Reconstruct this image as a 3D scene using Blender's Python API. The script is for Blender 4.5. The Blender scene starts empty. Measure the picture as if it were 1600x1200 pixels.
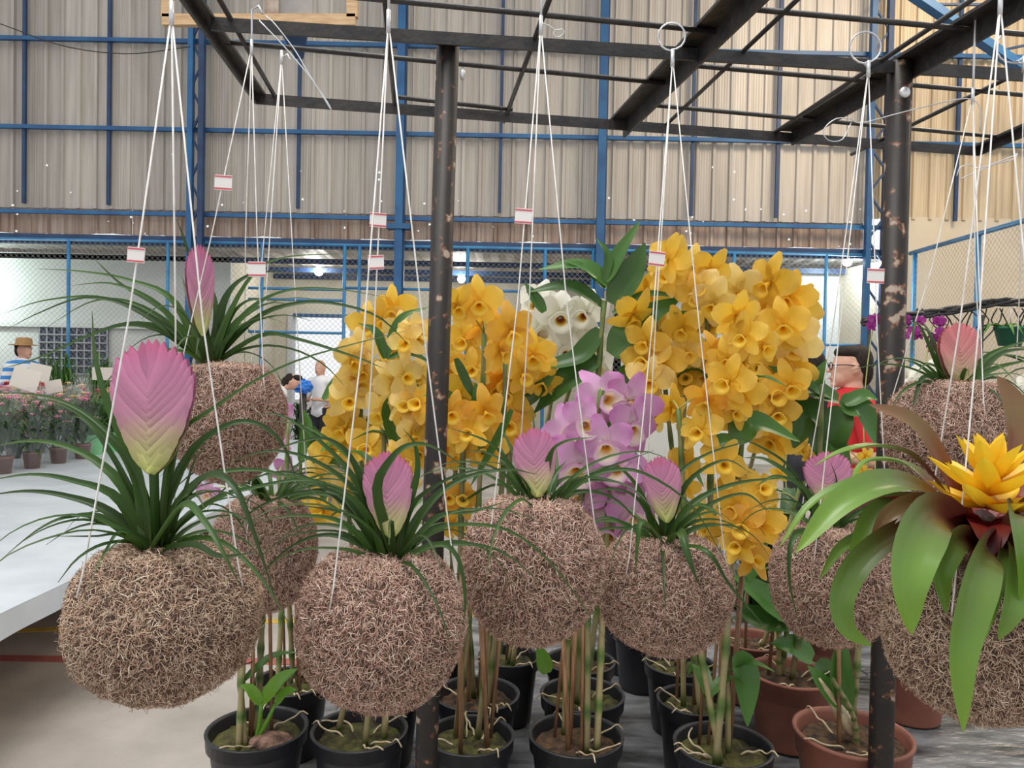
import bpy, math, random
import numpy as np
from mathutils import Vector, Matrix
random.seed(7); np.random.seed(7)
R = random.uniform
S = bpy.context.scene
COL = S.collection

# ------------------------------------------------------------------ camera, world, light, exposure
F = 1180.0
EYE = Vector((0, 0, 1.6))
ROLL = math.radians(1.1); PITCH = math.atan(25 / F)
fw = Vector((0, math.cos(PITCH), -math.sin(PITCH)))
r0 = Vector((1, 0, 0)); u0 = Vector((0, math.sin(PITCH), math.cos(PITCH)))
rt = r0 * math.cos(ROLL) + u0 * math.sin(ROLL)
up = -r0 * math.sin(ROLL) + u0 * math.cos(ROLL)
cam = bpy.data.cameras.new('camera'); camo = bpy.data.objects.new('camera', cam); COL.objects.link(camo)
cam.sensor_width = 36; cam.lens = 36 * F / 1600; cam.clip_start = 0.02; cam.clip_end = 300
M = Matrix((rt, up, -fw)).transposed().to_4x4(); M.translation = EYE
camo.matrix_world = M
S.camera = camo
w = bpy.data.worlds.new('sky'); S.world = w; w.use_nodes = True
bg = w.node_tree.nodes['Background']; bg.inputs[0].default_value = (0.97, 0.985, 1.0, 1); bg.inputs[1].default_value = 1.0
def area(name, loc, size, power, rot=(0, 0, 0), col=(1, 1, 1)):
    l = bpy.data.lights.new(name, 'AREA'); l.size = size; l.energy = power; l.color = col
    o = bpy.data.objects.new(name, l); o.location = loc; o.rotation_euler = rot; COL.objects.link(o)
area('hall_fill', (-1.5, 0.5, 7.5), 4.0, 500, (0, 0, 0), (1, 0.97, 0.92))  # added soft overhead fill for the roofless hall, no fitting behind it
area('hall_fill', (6.5, 7.0, 8.5), 2.0, 420, (0.4, 0.1, 0), (1, 0.80, 0.55))  # added warm fill, unseen, for the warm light on the right side
S.view_settings.view_transform = 'Standard'; S.view_settings.look = 'None'
S.view_settings.exposure = 0.0; S.view_settings.gamma = 1.0; S.view_settings.use_curve_mapping = False

def at(px, py, D):
    """point at world depth D (along Y) seen at photo pixel px,py"""
    d = fw + rt * ((px - 800) / F) + up * ((600 - py) / F)
    return EYE + d * (D / d.y)
def onz(px, py, z):
    d = fw + rt * ((px - 800) / F) + up * ((600 - py) / F)
    return EYE + d * ((z - EYE.z) / d.z)
def hz(px): return 575 + 0.0192 * (px - 800)

# ------------------------------------------------------------------ materials
def nt(name):
    m = bpy.data.materials.new(name); m.use_nodes = True
    t = m.node_tree; return m, t, t.nodes, t.links, t.nodes['Principled BSDF']
def mat(name, c1, c2=None, scale=8, rough=0.6, bump=0, bscale=None, metal=0, rnd=0, detail=4, stretch=None, trans=0, spec=None, ramp=(0.35, 0.65), coat=0):
    m, t, N, L, p = nt(name)
    p.inputs['Roughness'].default_value = rough; p.inputs['Metallic'].default_value = metal
    if spec is not None: p.inputs['Specular IOR Level'].default_value = spec
    if coat: p.inputs['Coat Weight'].default_value = coat
    tc = N.new('ShaderNodeTexCoord'); mp = N.new('ShaderNodeMapping'); L.new(tc.outputs['Object'], mp.inputs[0])
    if stretch: mp.inputs['Scale'].default_value = stretch
    no = N.new('ShaderNodeTexNoise'); no.inputs['Scale'].default_value = scale; no.inputs['Detail'].default_value = detail
    L.new(mp.outputs[0], no.inputs['Vector'])
    cr = N.new('ShaderNodeValToRGB'); cr.color_ramp.elements[0].position = ramp[0]; cr.color_ramp.elements[1].position = ramp[1]
    cr.color_ramp.elements[0].color = (*c1, 1); cr.color_ramp.elements[1].color = (*(c2 or c1), 1)
    L.new(no.outputs[0], cr.inputs[0]); out = cr.outputs[0]
    if rnd:
        oi = N.new('ShaderNodeObjectInfo'); hs = N.new('ShaderNodeHueSaturation')
        mr = N.new('ShaderNodeMapRange'); mr.inputs[3].default_value = 1 - rnd; mr.inputs[4].default_value = 1 + rnd
        L.new(oi.outputs['Random'], mr.inputs[0]); L.new(mr.outputs[0], hs.inputs['Value']); L.new(out, hs.inputs['Color']); out = hs.outputs[0]
    L.new(out, p.inputs['Base Color'])
    if bump:
        b = N.new('ShaderNodeBump'); b.inputs['Strength'].default_value = bump; b.inputs['Distance'].default_value = 0.01
        n2 = N.new('ShaderNodeTexNoise'); n2.inputs['Scale'].default_value = bscale or scale * 3; n2.inputs['Detail'].default_value = 5
        L.new(mp.outputs[0], n2.inputs['Vector']); L.new(n2.outputs[0], b.inputs['Height']); L.new(b.outputs[0], p.inputs['Normal'])
    if trans: translucent(t, p, out, trans)
    return m
def translucent(t, p, colsock, f):
    N, L = t.nodes, t.links
    tr = N.new('ShaderNodeBsdfTranslucent'); L.new(colsock, tr.inputs[0])
    mx = N.new('ShaderNodeMixShader'); mx.inputs[0].default_value = f
    L.new(p.outputs[0], mx.inputs[1]); L.new(tr.outputs[0], mx.inputs[2]); L.new(mx.outputs[0], N['Material Output'].inputs[0])
def gmat(name, stops, rough=0.45, trans=0.25, rnd=0.15, attr='t', noise=0.12, nscale=60, spec=0.5):
    """colour along the piece's own length (attribute t), its natural colouring"""
    m, t, N, L, p = nt(name); p.inputs['Roughness'].default_value = rough; p.inputs['Specular IOR Level'].default_value = spec
    a = N.new('ShaderNodeAttribute'); a.attribute_name = attr
    cr = N.new('ShaderNodeValToRGB'); e = cr.color_ramp.elements
    e[0].position = stops[0][0]; e[0].color = (*stops[0][1], 1); e[1].position = stops[-1][0]; e[1].color = (*stops[-1][1], 1)
    for s in stops[1:-1]:
        x = e.new(s[0]); x.color = (*s[1], 1)
    tc = N.new('ShaderNodeTexCoord'); no = N.new('ShaderNodeTexNoise'); no.inputs['Scale'].default_value = nscale
    L.new(tc.outputs['Object'], no.inputs['Vector'])
    ma = N.new('ShaderNodeMath'); ma.operation = 'MULTIPLY_ADD'; ma.inputs[1].default_value = noise; L.new(no.outputs[0], ma.inputs[0])
    sb = N.new('ShaderNodeMath'); sb.operation = 'SUBTRACT'; sb.inputs[1].default_value = noise / 2
    L.new(a.outputs['Fac'], sb.inputs[0]); L.new(sb.outputs[0], ma.inputs[2]); L.new(ma.outputs[0], cr.inputs[0])
    hs = N.new('ShaderNodeHueSaturation'); oi = N.new('ShaderNodeObjectInfo'); mr = N.new('ShaderNodeMapRange')
    mr.inputs[3].default_value = 1 - rnd; mr.inputs[4].default_value = 1 + rnd
    L.new(oi.outputs['Random'], mr.inputs[0]); L.new(mr.outputs[0], hs.inputs['Value']); L.new(cr.outputs[0], hs.inputs['Color'])
    L.new(hs.outputs[0], p.inputs['Base Color'])
    if trans: translucent(t, p, hs.outputs[0], trans)
    return m
def islandmat(name, cols, rough=0.7, trans=0.0):
    m, t, N, L, p = nt(name); p.inputs['Roughness'].default_value = rough
    g = N.new('ShaderNodeNewGeometry'); cr = N.new('ShaderNodeValToRGB'); e = cr.color_ramp.elements
    n = len(cols); e[0].color = (*cols[0], 1); e[0].position = 0; e[1].color = (*cols[-1], 1); e[1].position = 1
    for i in range(1, n - 1):
        x = e.new(i / (n - 1)); x.color = (*cols[i], 1)
    L.new(g.outputs['Random Per Island'], cr.inputs[0]); L.new(cr.outputs[0], p.inputs['Base Color'])
    if trans: translucent(t, p, cr.outputs[0], trans)
    return m
def emis(name, col, s):
    m, t, N, L, p = nt(name); p.inputs['Base Color'].default_value = (*col, 1)
    p.inputs['Emission Color'].default_value = (*col, 1); p.inputs['Emission Strength'].default_value = s
    return m

# ------------------------------------------------------------------ mesh and object helpers
WM = {}
def mesh(name, V, Fc, smooth=True, t=None):
    me = bpy.data.meshes.new(name); me.from_pydata([tuple(v) for v in V], [], [tuple(f) for f in Fc])
    if smooth and len(me.polygons): me.polygons.foreach_set('use_smooth', [True] * len(me.polygons))
    if t is not None:
        a = me.attributes.new('t', 'FLOAT', 'POINT'); a.data.foreach_set('value', list(t))
    me.update(); return me
def link(name, data, m=None, parent=None, mw=None, kind=None, label=None, cat=None, group=None):
    o = bpy.data.objects.new(name, data); COL.objects.link(o)
    if m is not None and data is not None:
        if not data.materials: data.materials.append(m)
    mw = mw or Matrix.Identity(4); WM[o] = mw
    if parent is not None:
        o.parent = parent; o.matrix_parent_inverse = Matrix.Identity(4); o.matrix_basis = WM[parent].inverted() @ mw
    else: o.matrix_basis = mw
    if kind: o['kind'] = kind
    if label: o['label'] = label
    if cat: o['category'] = cat
    if group: o['group'] = group
    return o
def thing(name, loc, label, cat, group=None, kind=None):
    return link(name, None, mw=Matrix.Translation(loc), label=label, cat=cat, group=group, kind=kind)
class MB:
    def __init__(s): s.V = []; s.F = []; s.T = []
    def add(s, V, Fc, t=None):
        n = len(s.V); s.V += [Vector(v) for v in V]; s.F += [[i + n for i in f] for f in Fc]; s.T += list(t) if t is not None else [0.0] * len(V)
        return s
    def box(s, a, b):
        x0, y0, z0 = a; x1, y1, z1 = b
        return s.add([(x0,y0,z0),(x1,y0,z0),(x1,y1,z0),(x0,y1,z0),(x0,y0,z1),(x1,y0,z1),(x1,y1,z1),(x0,y1,z1)],
              [(0,3,2,1),(4,5,6,7),(0,1,5,4),(1,2,6,5),(2,3,7,6),(3,0,4,7)])
    def bar(s, p, q, wd, ht, hint=(0, 0, 1)):
        p = Vector(p); q = Vector(q); d = (q - p).normalized(); sd = d.cross(Vector(hint))
        if sd.length < 1e-4: sd = d.cross(Vector((1, 0, 0)))
        sd.normalize(); n = sd.cross(d)
        o = [sd * (a * wd / 2) + n * (b * ht / 2) for a, b in ((-1,-1),(1,-1),(1,1),(-1,1))]
        return s.add([p + k for k in o] + [q + k for k in o], [(0,3,2,1),(4,5,6,7),(0,1,5,4),(1,2,6,5),(2,3,7,6),(3,0,4,7)])
    def tube(s, pts, rad, n=6, cap=True, t=None):
        pts = [Vector(p) for p in pts]; k = len(pts)
        if not hasattr(rad, '__len__'): rad = [rad] * k
        V = []; T = []; nrm = None
        for i, p in enumerate(pts):
            d = (pts[min(i + 1, k - 1)] - pts[max(i - 1, 0)])
            d = d.normalized() if d.length > 1e-9 else Vector((0, 0, 1))
            if nrm is None: nrm = d.orthogonal()
            nrm = nrm - d * nrm.dot(d); nrm = nrm.normalized() if nrm.length > 1e-6 else d.orthogonal().normalized()
            b = d.cross(nrm)
            for j in range(n):
                a = 2 * math.pi * j / n; V.append(p + (nrm * math.cos(a) + b * math.sin(a)) * rad[i]); T.append(i / (k - 1) if t is None else t[i])
        Fc = [(i*n+j, i*n+(j+1)%n, (i+1)*n+(j+1)%n, (i+1)*n+j) for i in range(k - 1) for j in range(n)]
        if cap: Fc += [tuple(range(n - 1, -1, -1)), tuple((k-1)*n + j for j in range(n))]
        return s.add(V, Fc, T)
    def lathe(s, prof, n=24, c=(0, 0, 0), t=None):
        V = []; T = []; c = Vector(c); k = len(prof)
        for i, (r, z) in enumerate(prof):
            for j in range(n):
                a = 2 * math.pi * j / n; V.append(c + Vector((r * math.cos(a), r * math.sin(a), z))); T.append(i / (k - 1))
        return s.add(V, [(i*n+j, i*n+(j+1)%n, (i+1)*n+(j+1)%n, (i+1)*n+j) for i in range(k - 1) for j in range(n)], T)
    def sphere(s, c, r, n=10, k=7, sc=(1, 1, 1)):
        c = Vector(c); V = []
        for i in range(k + 1):
            th = math.pi * i / k
            for j in range(n):
                a = 2 * math.pi * j / n
                V.append(c + Vector((math.sin(th)*math.cos(a)*r*sc[0], math.sin(th)*math.sin(a)*r*sc[1], math.cos(th)*r*sc[2])))
        return s.add(V, [(i*n+j, (i+1)*n+j, (i+1)*n+(j+1)%n, i*n+(j+1)%n) for i in range(k) for j in range(n)])
    def leaf(s, pts, wd, hint=(0, 0, 1), roll=0, chan=0.25, n=14, prof=None, wave=0):
        P = spline(pts, n); hint = Vector(hint); V = []; T = []
        prof = prof or (lambda t: min(1, 0.75 + t) * (1 - t ** 2.2) ** 0.8)
        for i, p in enumerate(P):
            t = i / (n - 1); d = (P[min(i + 1, n - 1)] - P[max(i - 1, 0)]).normalized()
            sd = d.cross(hint)
            if sd.length < 0.15: sd = d.cross(Vector((0.3, -1, 0.2)))
            sd.normalize(); nm = sd.cross(d)
            if roll:
                q = Matrix.Rotation(roll, 3, d); sd = q @ sd; nm = q @ nm
            if i and sd.dot(ps) < 0: sd = -sd; nm = -nm
            ps = sd
            hw = max(wd * 0.5 * prof(t), 0.0003)
            for k, u in enumerate((-1, -0.5, 0, 0.5, 1)):
                V.append(p + sd * (hw * u) + nm * (hw * chan * (abs(u) * 2 - 0.5) + wave * hw * math.sin(t * 17 + u * 2) * abs(u))); T.append(t)
        return s.add(V, [(i*5+j, i*5+j+1, (i+1)*5+j+1, (i+1)*5+j) for i in range(n - 1) for j in range(4)], T)
    def mesh(s, name, smooth=True): return mesh(name, s.V, s.F, smooth, s.T)
    def out(s, name, m, parent=None, smooth=True, **k): return link(name, s.mesh(name, smooth), m, parent, **k)
def spline(pts, n):
    P = [Vector(p) for p in pts]
    if len(P) == 2: return [P[0].lerp(P[1], i / (n - 1)) for i in range(n)]
    P = [P[0] * 2 - P[1]] + P + [P[-1] * 2 - P[-2]]; out = []; k = len(P) - 3
    for i in range(n):
        x = i / (n - 1) * k; j = min(int(x), k - 1); t = x - j; a, b, c, d = P[j:j + 4]
        out.append(0.5 * ((2*b) + (c - a)*t + (2*a - 5*b + 4*c - d)*t*t + (3*b - a - 3*c + d)*t**3))
    return out
def copy_to(o, mw, parent=None):
    return link(o.name.split('.')[0], o.data, None, parent, mw)
lanc = lambda t: max(0.06, math.sin(math.pi * min(1, 0.06 + t * 0.94) ** 0.75) ** 0.8)

# ------------------------------------------------------------------ colours
BLUE = mat('blue_paint', (0.010, 0.075, 0.21), (0.016, 0.12, 0.28), 3, 0.45, rnd=0.15)
NAVY = mat('navy_paint', (0.010, 0.032, 0.095), (0.016, 0.055, 0.14), 4, 0.5)
STEEL = mat('black_steel', (0.012, 0.012, 0.013), (0.035, 0.03, 0.028), 25, 0.45, 0.2, 80)
def pipe_mat():
    m, t, N, L, p = nt('chipped_black_pipe'); p.inputs['Roughness'].default_value = 0.5; p.inputs['Specular IOR Level'].default_value = .3
    tc = N.new('ShaderNodeTexCoord'); no = N.new('ShaderNodeTexNoise'); no.inputs['Scale'].default_value = 42; no.inputs['Detail'].default_value = 9
    L.new(tc.outputs['Object'], no.inputs['Vector']); cr = N.new('ShaderNodeValToRGB'); e = cr.color_ramp.elements
    e[0].position = 0.0; e[0].color = (0.008, 0.009, 0.012, 1); e[1].position = 0.58; e[1].color = (0.02, 0.016, 0.014, 1)
    for q, c in ((0.62, (0.13, 0.05, 0.022, 1)), (0.66, (0.30, 0.24, 0.19, 1))): x = e.new(q); x.color = c
    L.new(no.outputs[0], cr.inputs[0]); L.new(cr.outputs[0], p.inputs['Base Color']); return m
PIPE = pipe_mat()
GALV = mat('galvanised_wire', (0.55, 0.57, 0.6), (0.75, 0.76, 0.78), 40, 0.35, metal=0.6)
CORD = mat('pale_wire', (0.62, 0.60, 0.57), (0.8, 0.79, 0.77), 60, 0.5)
CONC = mat('concrete', (0.26, 0.235, 0.21), (0.40, 0.365, 0.335), 1.6, 0.75, 0.25, 60, detail=9)
CREAM = mat('cream_plaster', (0.60, 0.56, 0.45), (0.68, 0.64, 0.54), 1.2, 0.8, 0.05, 30)
PALE = mat('pale_plaster', (0.62, 0.63, 0.60), (0.70, 0.71, 0.68), 1.0, 0.8, 0.05, 30)
BEIGE = mat('beige_plaster', (0.50, 0.43, 0.32), (0.58, 0.51, 0.40), 1.0, 0.8, 0.05, 30)
WOOD = mat('raw_wood', (0.42, 0.26, 0.13), (0.56, 0.38, 0.21), 6, 0.6, stretch=(1, 8, 8))
SHEETW = mat('white_plastic_sheet', (0.44, 0.48, 0.52), (0.54, 0.58, 0.62), 2.5, 0.35, 0.6, 5)
SHEETG = mat('grey_plastic_sheet', (0.035, 0.035, 0.036), (0.19, 0.195, 0.205), 7, 0.3, 0.9, 12, stretch=(1, 2.5, 1))
BPOT = mat('black_pot', (0.010, 0.011, 0.014), (0.018, 0.019, 0.024), 20, 0.4, rnd=0.2)
TPOT = mat('terracotta_pot', (0.20, 0.068, 0.045), (0.27, 0.10, 0.065), 14, 0.6, rnd=0.15)
SOIL = mat('mossy_soil', (0.025, 0.02, 0.010), (0.10, 0.10, 0.022), 38, 0.9, 1.0, 90, detail=8)
SOILB = mat('barky_soil', (0.02, 0.014, 0.009), (0.13, 0.07, 0.032), 45, 0.9, 1.0, 90, detail=8)
ROOT = mat('dry_root', (0.42, 0.33, 0.19), (0.62, 0.52, 0.36), 60, 0.7)
STAKE = mat('bamboo_stake', (0.16, 0.08, 0.035), (0.34, 0.18, 0.09), 30, 0.6, stretch=(6, 6, 0.6), rnd=0.3)
MOSS = mat('moss_ball_core', (0.06, 0.03, 0.022), (0.36, 0.215, 0.155), 55, 0.95, 1.0, 120, detail=8)
FIB = islandmat('moss_fibre', [(0.09, 0.04, 0.028), (0.38, 0.205, 0.15), (0.56, 0.345, 0.26), (0.63, 0.43, 0.33), (0.80, 0.66, 0.54)], 0.7)
FIB2 = islandmat('moss_fibre_tan', [(0.09, 0.045, 0.026), (0.37, 0.22, 0.145), (0.54, 0.36, 0.25), (0.61, 0.45, 0.32), (0.78, 0.66, 0.51)], 0.7)
TIL = gmat('tillandsia_leaf', [(0, (0.06, 0.085, 0.02)), (0.15, (0.04, 0.09, 0.014)), (0.6, (0.034, 0.082, 0.017)), (1, (0.06, 0.095, 0.028))], 0.45, 0.18, 0.35, spec=.35)
BRACT = gmat('pink_bract', [(0, (0.50, 0.52, 0.16)), (0.18, (0.52, 0.45, 0.22)), (0.42, (0.56, 0.25, 0.36)), (0.8, (0.58, 0.21, 0.37)), (1, (0.56, 0.12, 0.25))], 0.5, 0.2, 0.12, noise=0.1)
BRACT2 = gmat('salmon_bract', [(0, (0.45, 0.42, 0.16)), (0.25, (0.55, 0.36, 0.24)), (0.55, (0.64, 0.24, 0.23)), (1, (0.62, 0.17, 0.19))], 0.5, 0.2, 0.12, noise=0.1)
BROM = gmat('bromeliad_leaf', [(0, (0.06, 0.008, 0.012)), (0.22, (0.10, 0.025, 0.014)), (0.45, (0.10, 0.16, 0.03)), (0.7, (0.13, 0.25, 0.035)), (1, (0.17, 0.30, 0.03))], 0.33, 0.25, 0.12, noise=0.15, nscale=20)
BROMR = gmat('bromeliad_bronze_leaf', [(0, (0.28, 0.035, 0.012)), (0.25, (0.20, 0.055, 0.025)), (0.6, (0.20, 0.13, 0.05)), (1, (0.24, 0.12, 0.06))], 0.36, 0.25, 0.1, noise=0.2, nscale=18)
BROMI = gmat('bromeliad_heart_leaf', [(0, (0.35, 0.03, 0.01)), (0.4, (0.20, 0.012, 0.012)), (1, (0.06, 0.006, 0.012))], 0.35, 0.2, 0.2)
STAR = gmat('yellow_bract', [(0, (0.80, 0.22, 0.01)), (0.2, (0.88, 0.50, 0.01)), (1, (0.90, 0.66, 0.04))], 0.4, 0.25, 0.08)
OLEAF = gmat('orchid_leaf', [(0, (0.06, 0.15, 0.025)), (0.5, (0.05, 0.14, 0.022)), (1, (0.07, 0.18, 0.03))], 0.35, 0.25, 0.35)
OLEAFB = gmat('young_orchid_leaf', [(0, (0.16, 0.33, 0.03)), (1, (0.14, 0.34, 0.04))], 0.3, 0.3, 0.15)
CANE = gmat('orchid_cane', [(0, (0.27, 0.21, 0.10)), (0.45, (0.25, 0.22, 0.10)), (0.75, (0.10, 0.15, 0.03)), (1, (0.05, 0.085, 0.015))], 0.5, 0, 0.3, noise=0.4, nscale=22)
PED = mat('pedicel', (0.30, 0.34, 0.08), (0.40, 0.42, 0.12), 20, 0.5)
YEL = gmat('yellow_petal', [(0, (0.84, 0.51, 0.02)), (0.5, (0.86, 0.54, 0.05)), (1, (0.87, 0.57, 0.09))], 0.5, 0.38, 0.14)
YELP = gmat('pale_backlit_petal', [(0, (0.86, 0.62, 0.10)), (0.5, (0.88, 0.66, 0.19)), (1, (0.88, 0.66, 0.24))], 0.5, 0.42, 0.12)  # lighter copy of the yellow, backlight of the left blooms put into the colour
YELO = gmat('orange_yellow_petal', [(0, (0.84, 0.44, 0.015)), (0.6, (0.86, 0.47, 0.045)), (1, (0.87, 0.49, 0.08))], 0.5, 0.4, 0.12)
LIPY = gmat('yellow_lip', [(0, (0.16, 0.05, 0.01)), (0.2, (0.70, 0.32, 0.01)), (0.45, (0.85, 0.54, 0.03)), (1, (0.87, 0.60, 0.07))], 0.5, 0.3, 0.1, noise=0.05)
PUR = gmat('orchid_pink_petal', [(0, (0.80, 0.66, 0.72)), (0.35, (0.70, 0.42, 0.64)), (1, (0.58, 0.20, 0.50))], 0.5, 0.3, 0.1)
LIPP = gmat('pink_lip', [(0, (0.20, 0.03, 0.02)), (0.25, (0.72, 0.38, 0.03)), (0.5, (0.84, 0.74, 0.50)), (0.8, (0.78, 0.58, 0.68)), (1, (0.58, 0.18, 0.48))], 0.5, 0.3, 0.1, noise=0.05)
WHI = gmat('white_petal', [(0, (0.80, 0.80, 0.66)), (1, (0.84, 0.83, 0.76))], 0.5, 0.35, 0.06)
LIPW = gmat('white_lip', [(0, (0.18, 0.02, 0.01)), (0.3, (0.35, 0.07, 0.01)), (0.45, (0.75, 0.55, 0.10)), (0.6, (0.82, 0.80, 0.66)), (1, (0.84, 0.82, 0.74))], 0.5, 0.3, 0.05, noise=0.05)
MAG = gmat('magenta_petal', [(0, (0.30, 0.02, 0.22)), (1, (0.22, 0.012, 0.17))], 0.5, 0.25, 0.2)
CARD = mat('white_card', (0.80, 0.78, 0.76), None, 5, 0.6)
REDP = mat('red_print', (0.62, 0.10, 0.13), None, 5, 0.6)
GREENF = islandmat('small_foliage', [(0.03, 0.09, 0.015), (0.07, 0.19, 0.03), (0.12, 0.27, 0.05)], 0.5, 0.25)
DARKF = islandmat('dark_foliage', [(0.012, 0.035, 0.012), (0.03, 0.075, 0.02), (0.05, 0.11, 0.03)], 0.5, 0.2)
SKIN = mat('skin', (0.56, 0.30, 0.21), (0.62, 0.35, 0.25), 8, 0.5)
HAIR = mat('dark_hair', (0.012, 0.009, 0.008), (0.03, 0.02, 0.016), 40, 0.6, 0.3, 200, stretch=(1, 4, 1), spec=.2)
WSHIRT = mat('white_shirt', (0.72, 0.72, 0.75), (0.80, 0.80, 0.82), 6, 0.8)
RSHIRT = mat('red_shirt', (0.50, 0.012, 0.018), (0.58, 0.02, 0.025), 9, 0.8)
PANTS = mat('dark_trousers', (0.015, 0.016, 0.022), (0.03, 0.03, 0.04), 9, 0.85)
def sheet_mat(name, c1, c2, holes, rust=0.0):
    m, t, N, L, p = nt(name); p.inputs['Roughness'].default_value = 0.5; p.inputs['Metallic'].default_value = 0.15
    tc = N.new('ShaderNodeTexCoord'); mp = N.new('ShaderNodeMapping'); mp.inputs['Scale'].default_value = (6, 6, 0.35); L.new(tc.outputs['Object'], mp.inputs[0])
    no = N.new('ShaderNodeTexNoise'); no.inputs['Scale'].default_value = 2.2; no.inputs['Detail'].default_value = 7; L.new(mp.outputs[0], no.inputs['Vector'])
    cr = N.new('ShaderNodeValToRGB'); cr.color_ramp.elements[0].position = 0.3; cr.color_ramp.elements[1].position = 0.62
    cr.color_ramp.elements[0].color = (*c1, 1); cr.color_ramp.elements[1].color = (*c2, 1); L.new(no.outputs[0], cr.inputs[0])
    oi = N.new('ShaderNodeObjectInfo'); mr = N.new('ShaderNodeMapRange'); mr.inputs[3].default_value = 0.86; mr.inputs[4].default_value = 1.1
    hs = N.new('ShaderNodeHueSaturation'); L.new(oi.outputs['Random'], mr.inputs[0]); L.new(mr.outputs[0], hs.inputs['Value']); L.new(cr.outputs[0], hs.inputs['Color'])
    L.new(hs.outputs[0], p.inputs['Base Color'])
    wv = N.new('ShaderNodeTexWave'); wv.bands_direction = 'X'; wv.inputs['Scale'].default_value = 7.5; L.new(tc.outputs['Object'], wv.inputs['Vector'])
    b = N.new('ShaderNodeBump'); b.inputs['Strength'].default_value = 0.25; b.inputs['Distance'].default_value = 0.01; L.new(wv.outputs[0], b.inputs['Height']); L.new(b.outputs[0], p.inputs['Normal'])
    if holes:   # pin holes rusted through the sheet, thicker towards its foot
        vo = N.new('ShaderNodeTexVoronoi'); vo.inputs['Scale'].default_value = 5.5; L.new(tc.outputs['Object'], vo.inputs['Vector'])
        sx = N.new('ShaderNodeSeparateXYZ'); L.new(tc.outputs['Object'], sx.inputs[0])
        m1 = N.new('ShaderNodeMapRange'); m1.inputs[1].default_value = 3.9; m1.inputs[2].default_value = 5.3; m1.inputs[3].default_value = 0.62; m1.inputs[4].default_value = -0.1; L.new(sx.outputs[2], m1.inputs[0])
        wn = N.new('ShaderNodeSeparateColor'); L.new(vo.outputs['Color'], wn.inputs[0])
        lt = N.new('ShaderNodeMath'); lt.operation = 'LESS_THAN'; L.new(wn.outputs[0], lt.inputs[0]); L.new(m1.outputs[0], lt.inputs[1])
        l2 = N.new('ShaderNodeMath'); l2.operation = 'LESS_THAN'; l2.inputs[1].default_value = 0.10; L.new(vo.outputs['Distance'], l2.inputs[0])
        mu = N.new('ShaderNodeMath'); mu.operation = 'MULTIPLY'; L.new(lt.outputs[0], mu.inputs[0]); L.new(l2.outputs[0], mu.inputs[1])
        tr = N.new('ShaderNodeBsdfTransparent'); mx = N.new('ShaderNodeMixShader'); L.new(mu.outputs[0], mx.inputs[0]); L.new(p.outputs[0], mx.inputs[1]); L.new(tr.outputs[0], mx.inputs[2])
        L.new(mx.outputs[0], N['Material Output'].inputs[0])
    return m
SHEET = sheet_mat('wall_sheet', (0.37, 0.33, 0.285), (0.47, 0.43, 0.38), True)
SHEETR = sheet_mat('wall_sheet_warm_lit', (0.40, 0.31, 0.20), (0.55, 0.45, 0.31), False)  # warm light from the right is put into this sheet colour
SHEETL = sheet_mat('rusty_backlit_apron_sheet', (0.22, 0.13, 0.09), (0.42, 0.33, 0.27), True)  # worn rusty band, with the orange light from behind mixed into its colour

# ================================================================== THE HALL
WD = 12.0
floor = MB().box((-20, -4, -0.1), (16, 34, 0)).out('floor', CONC, kind='structure', smooth=False)
for nm, a, b, c, wd in (('court_line', (-150, 992), (430, 971), (0.55, 0.36, 0.06), 0.07), ('court_line', (-250, 1026), (500, 1035), (0.36, 0.10, 0.09), 0.08)):
    p = onz(*a, 0); q = onz(*b, 0); p.z = q.z = 0.002; q2 = q + (q - p) * 1.2
    MB().bar(p, q2, wd, 0.004).out(nm, mat('line_paint', c, tuple(x * 0.75 for x in c), 14, 0.7), kind='structure', label=('yellow' if c[1] > 0.2 else 'red') + ' painted court line on the concrete floor', cat='line', smooth=False)
def Z(px, py, D): return at(px, py, D).z
# upper corrugated wall, sheet by sheet
wallb = thing('wall_back', (0, WD, 3.7), None, None, kind='structure')
pitch = 0.265
def panel(x0, n, z0, z1, m, y=WD + 0.06, wavy=0, parent=None, name='wall_sheet'):
    V = []; Fc = []; prof = []
    for k in range(n):
        prof += [(k*pitch, 0), (k*pitch + 0.19, 0), (k*pitch + 0.205, -0.035), (k*pitch + 0.25, -0.035)]
    prof.append((n * pitch, 0))
    for x, yy in prof:
        dz = wavy * math.sin((x0 + x) * 5.1) * math.sin((x0 + x) * 2.3 + 1)
        V += [(x0 + x, y + yy, z0 + dz), (x0 + x, y + yy, z1)]
    for i in range(len(prof) - 1): Fc.append((2*i, 2*i+2, 2*i+3, 2*i+1))
    return link(name, mesh(name, V, Fc, False), m, parent or wallb)
XR = at(1385, 300, WD).x
x = -19.88
while x < 15.0:
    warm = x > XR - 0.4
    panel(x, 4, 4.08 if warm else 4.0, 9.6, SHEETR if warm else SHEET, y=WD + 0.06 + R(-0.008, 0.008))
    if not warm: panel(x, 4, 3.60, 4.02, SHEETL, y=WD + 0.10 + R(-0.01, 0.01), wavy=0.02, name='apron_sheet')
    x += 4 * pitch
def frame_bar(name, p, q, wd, ht, m, label, hint=(0, 1, 0), cat='beam', group=None):
    return MB().bar(p, q, wd, ht, hint).out(name, m, kind='structure', label=label, cat=cat, group=group, smooth=False)
for k, py in enumerate((75, 213, 345)):
    z = Z(800, py, WD - 0.05)
    frame_bar('wall_girt', (-19.8, WD - 0.06, z), (15.8 if k < 2 else XR, WD - 0.06, z), 0.06, 0.07, BLUE, ['top', 'middle', 'lowest'][k] + ' horizontal blue steel tube across the corrugated wall')
frame_bar('eaves_beam', (-19.8, WD, 3.50), (XR, WD, 3.50), 0.15, 0.12, NAVY, 'long dark blue beam below the corrugated wall')
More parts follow.
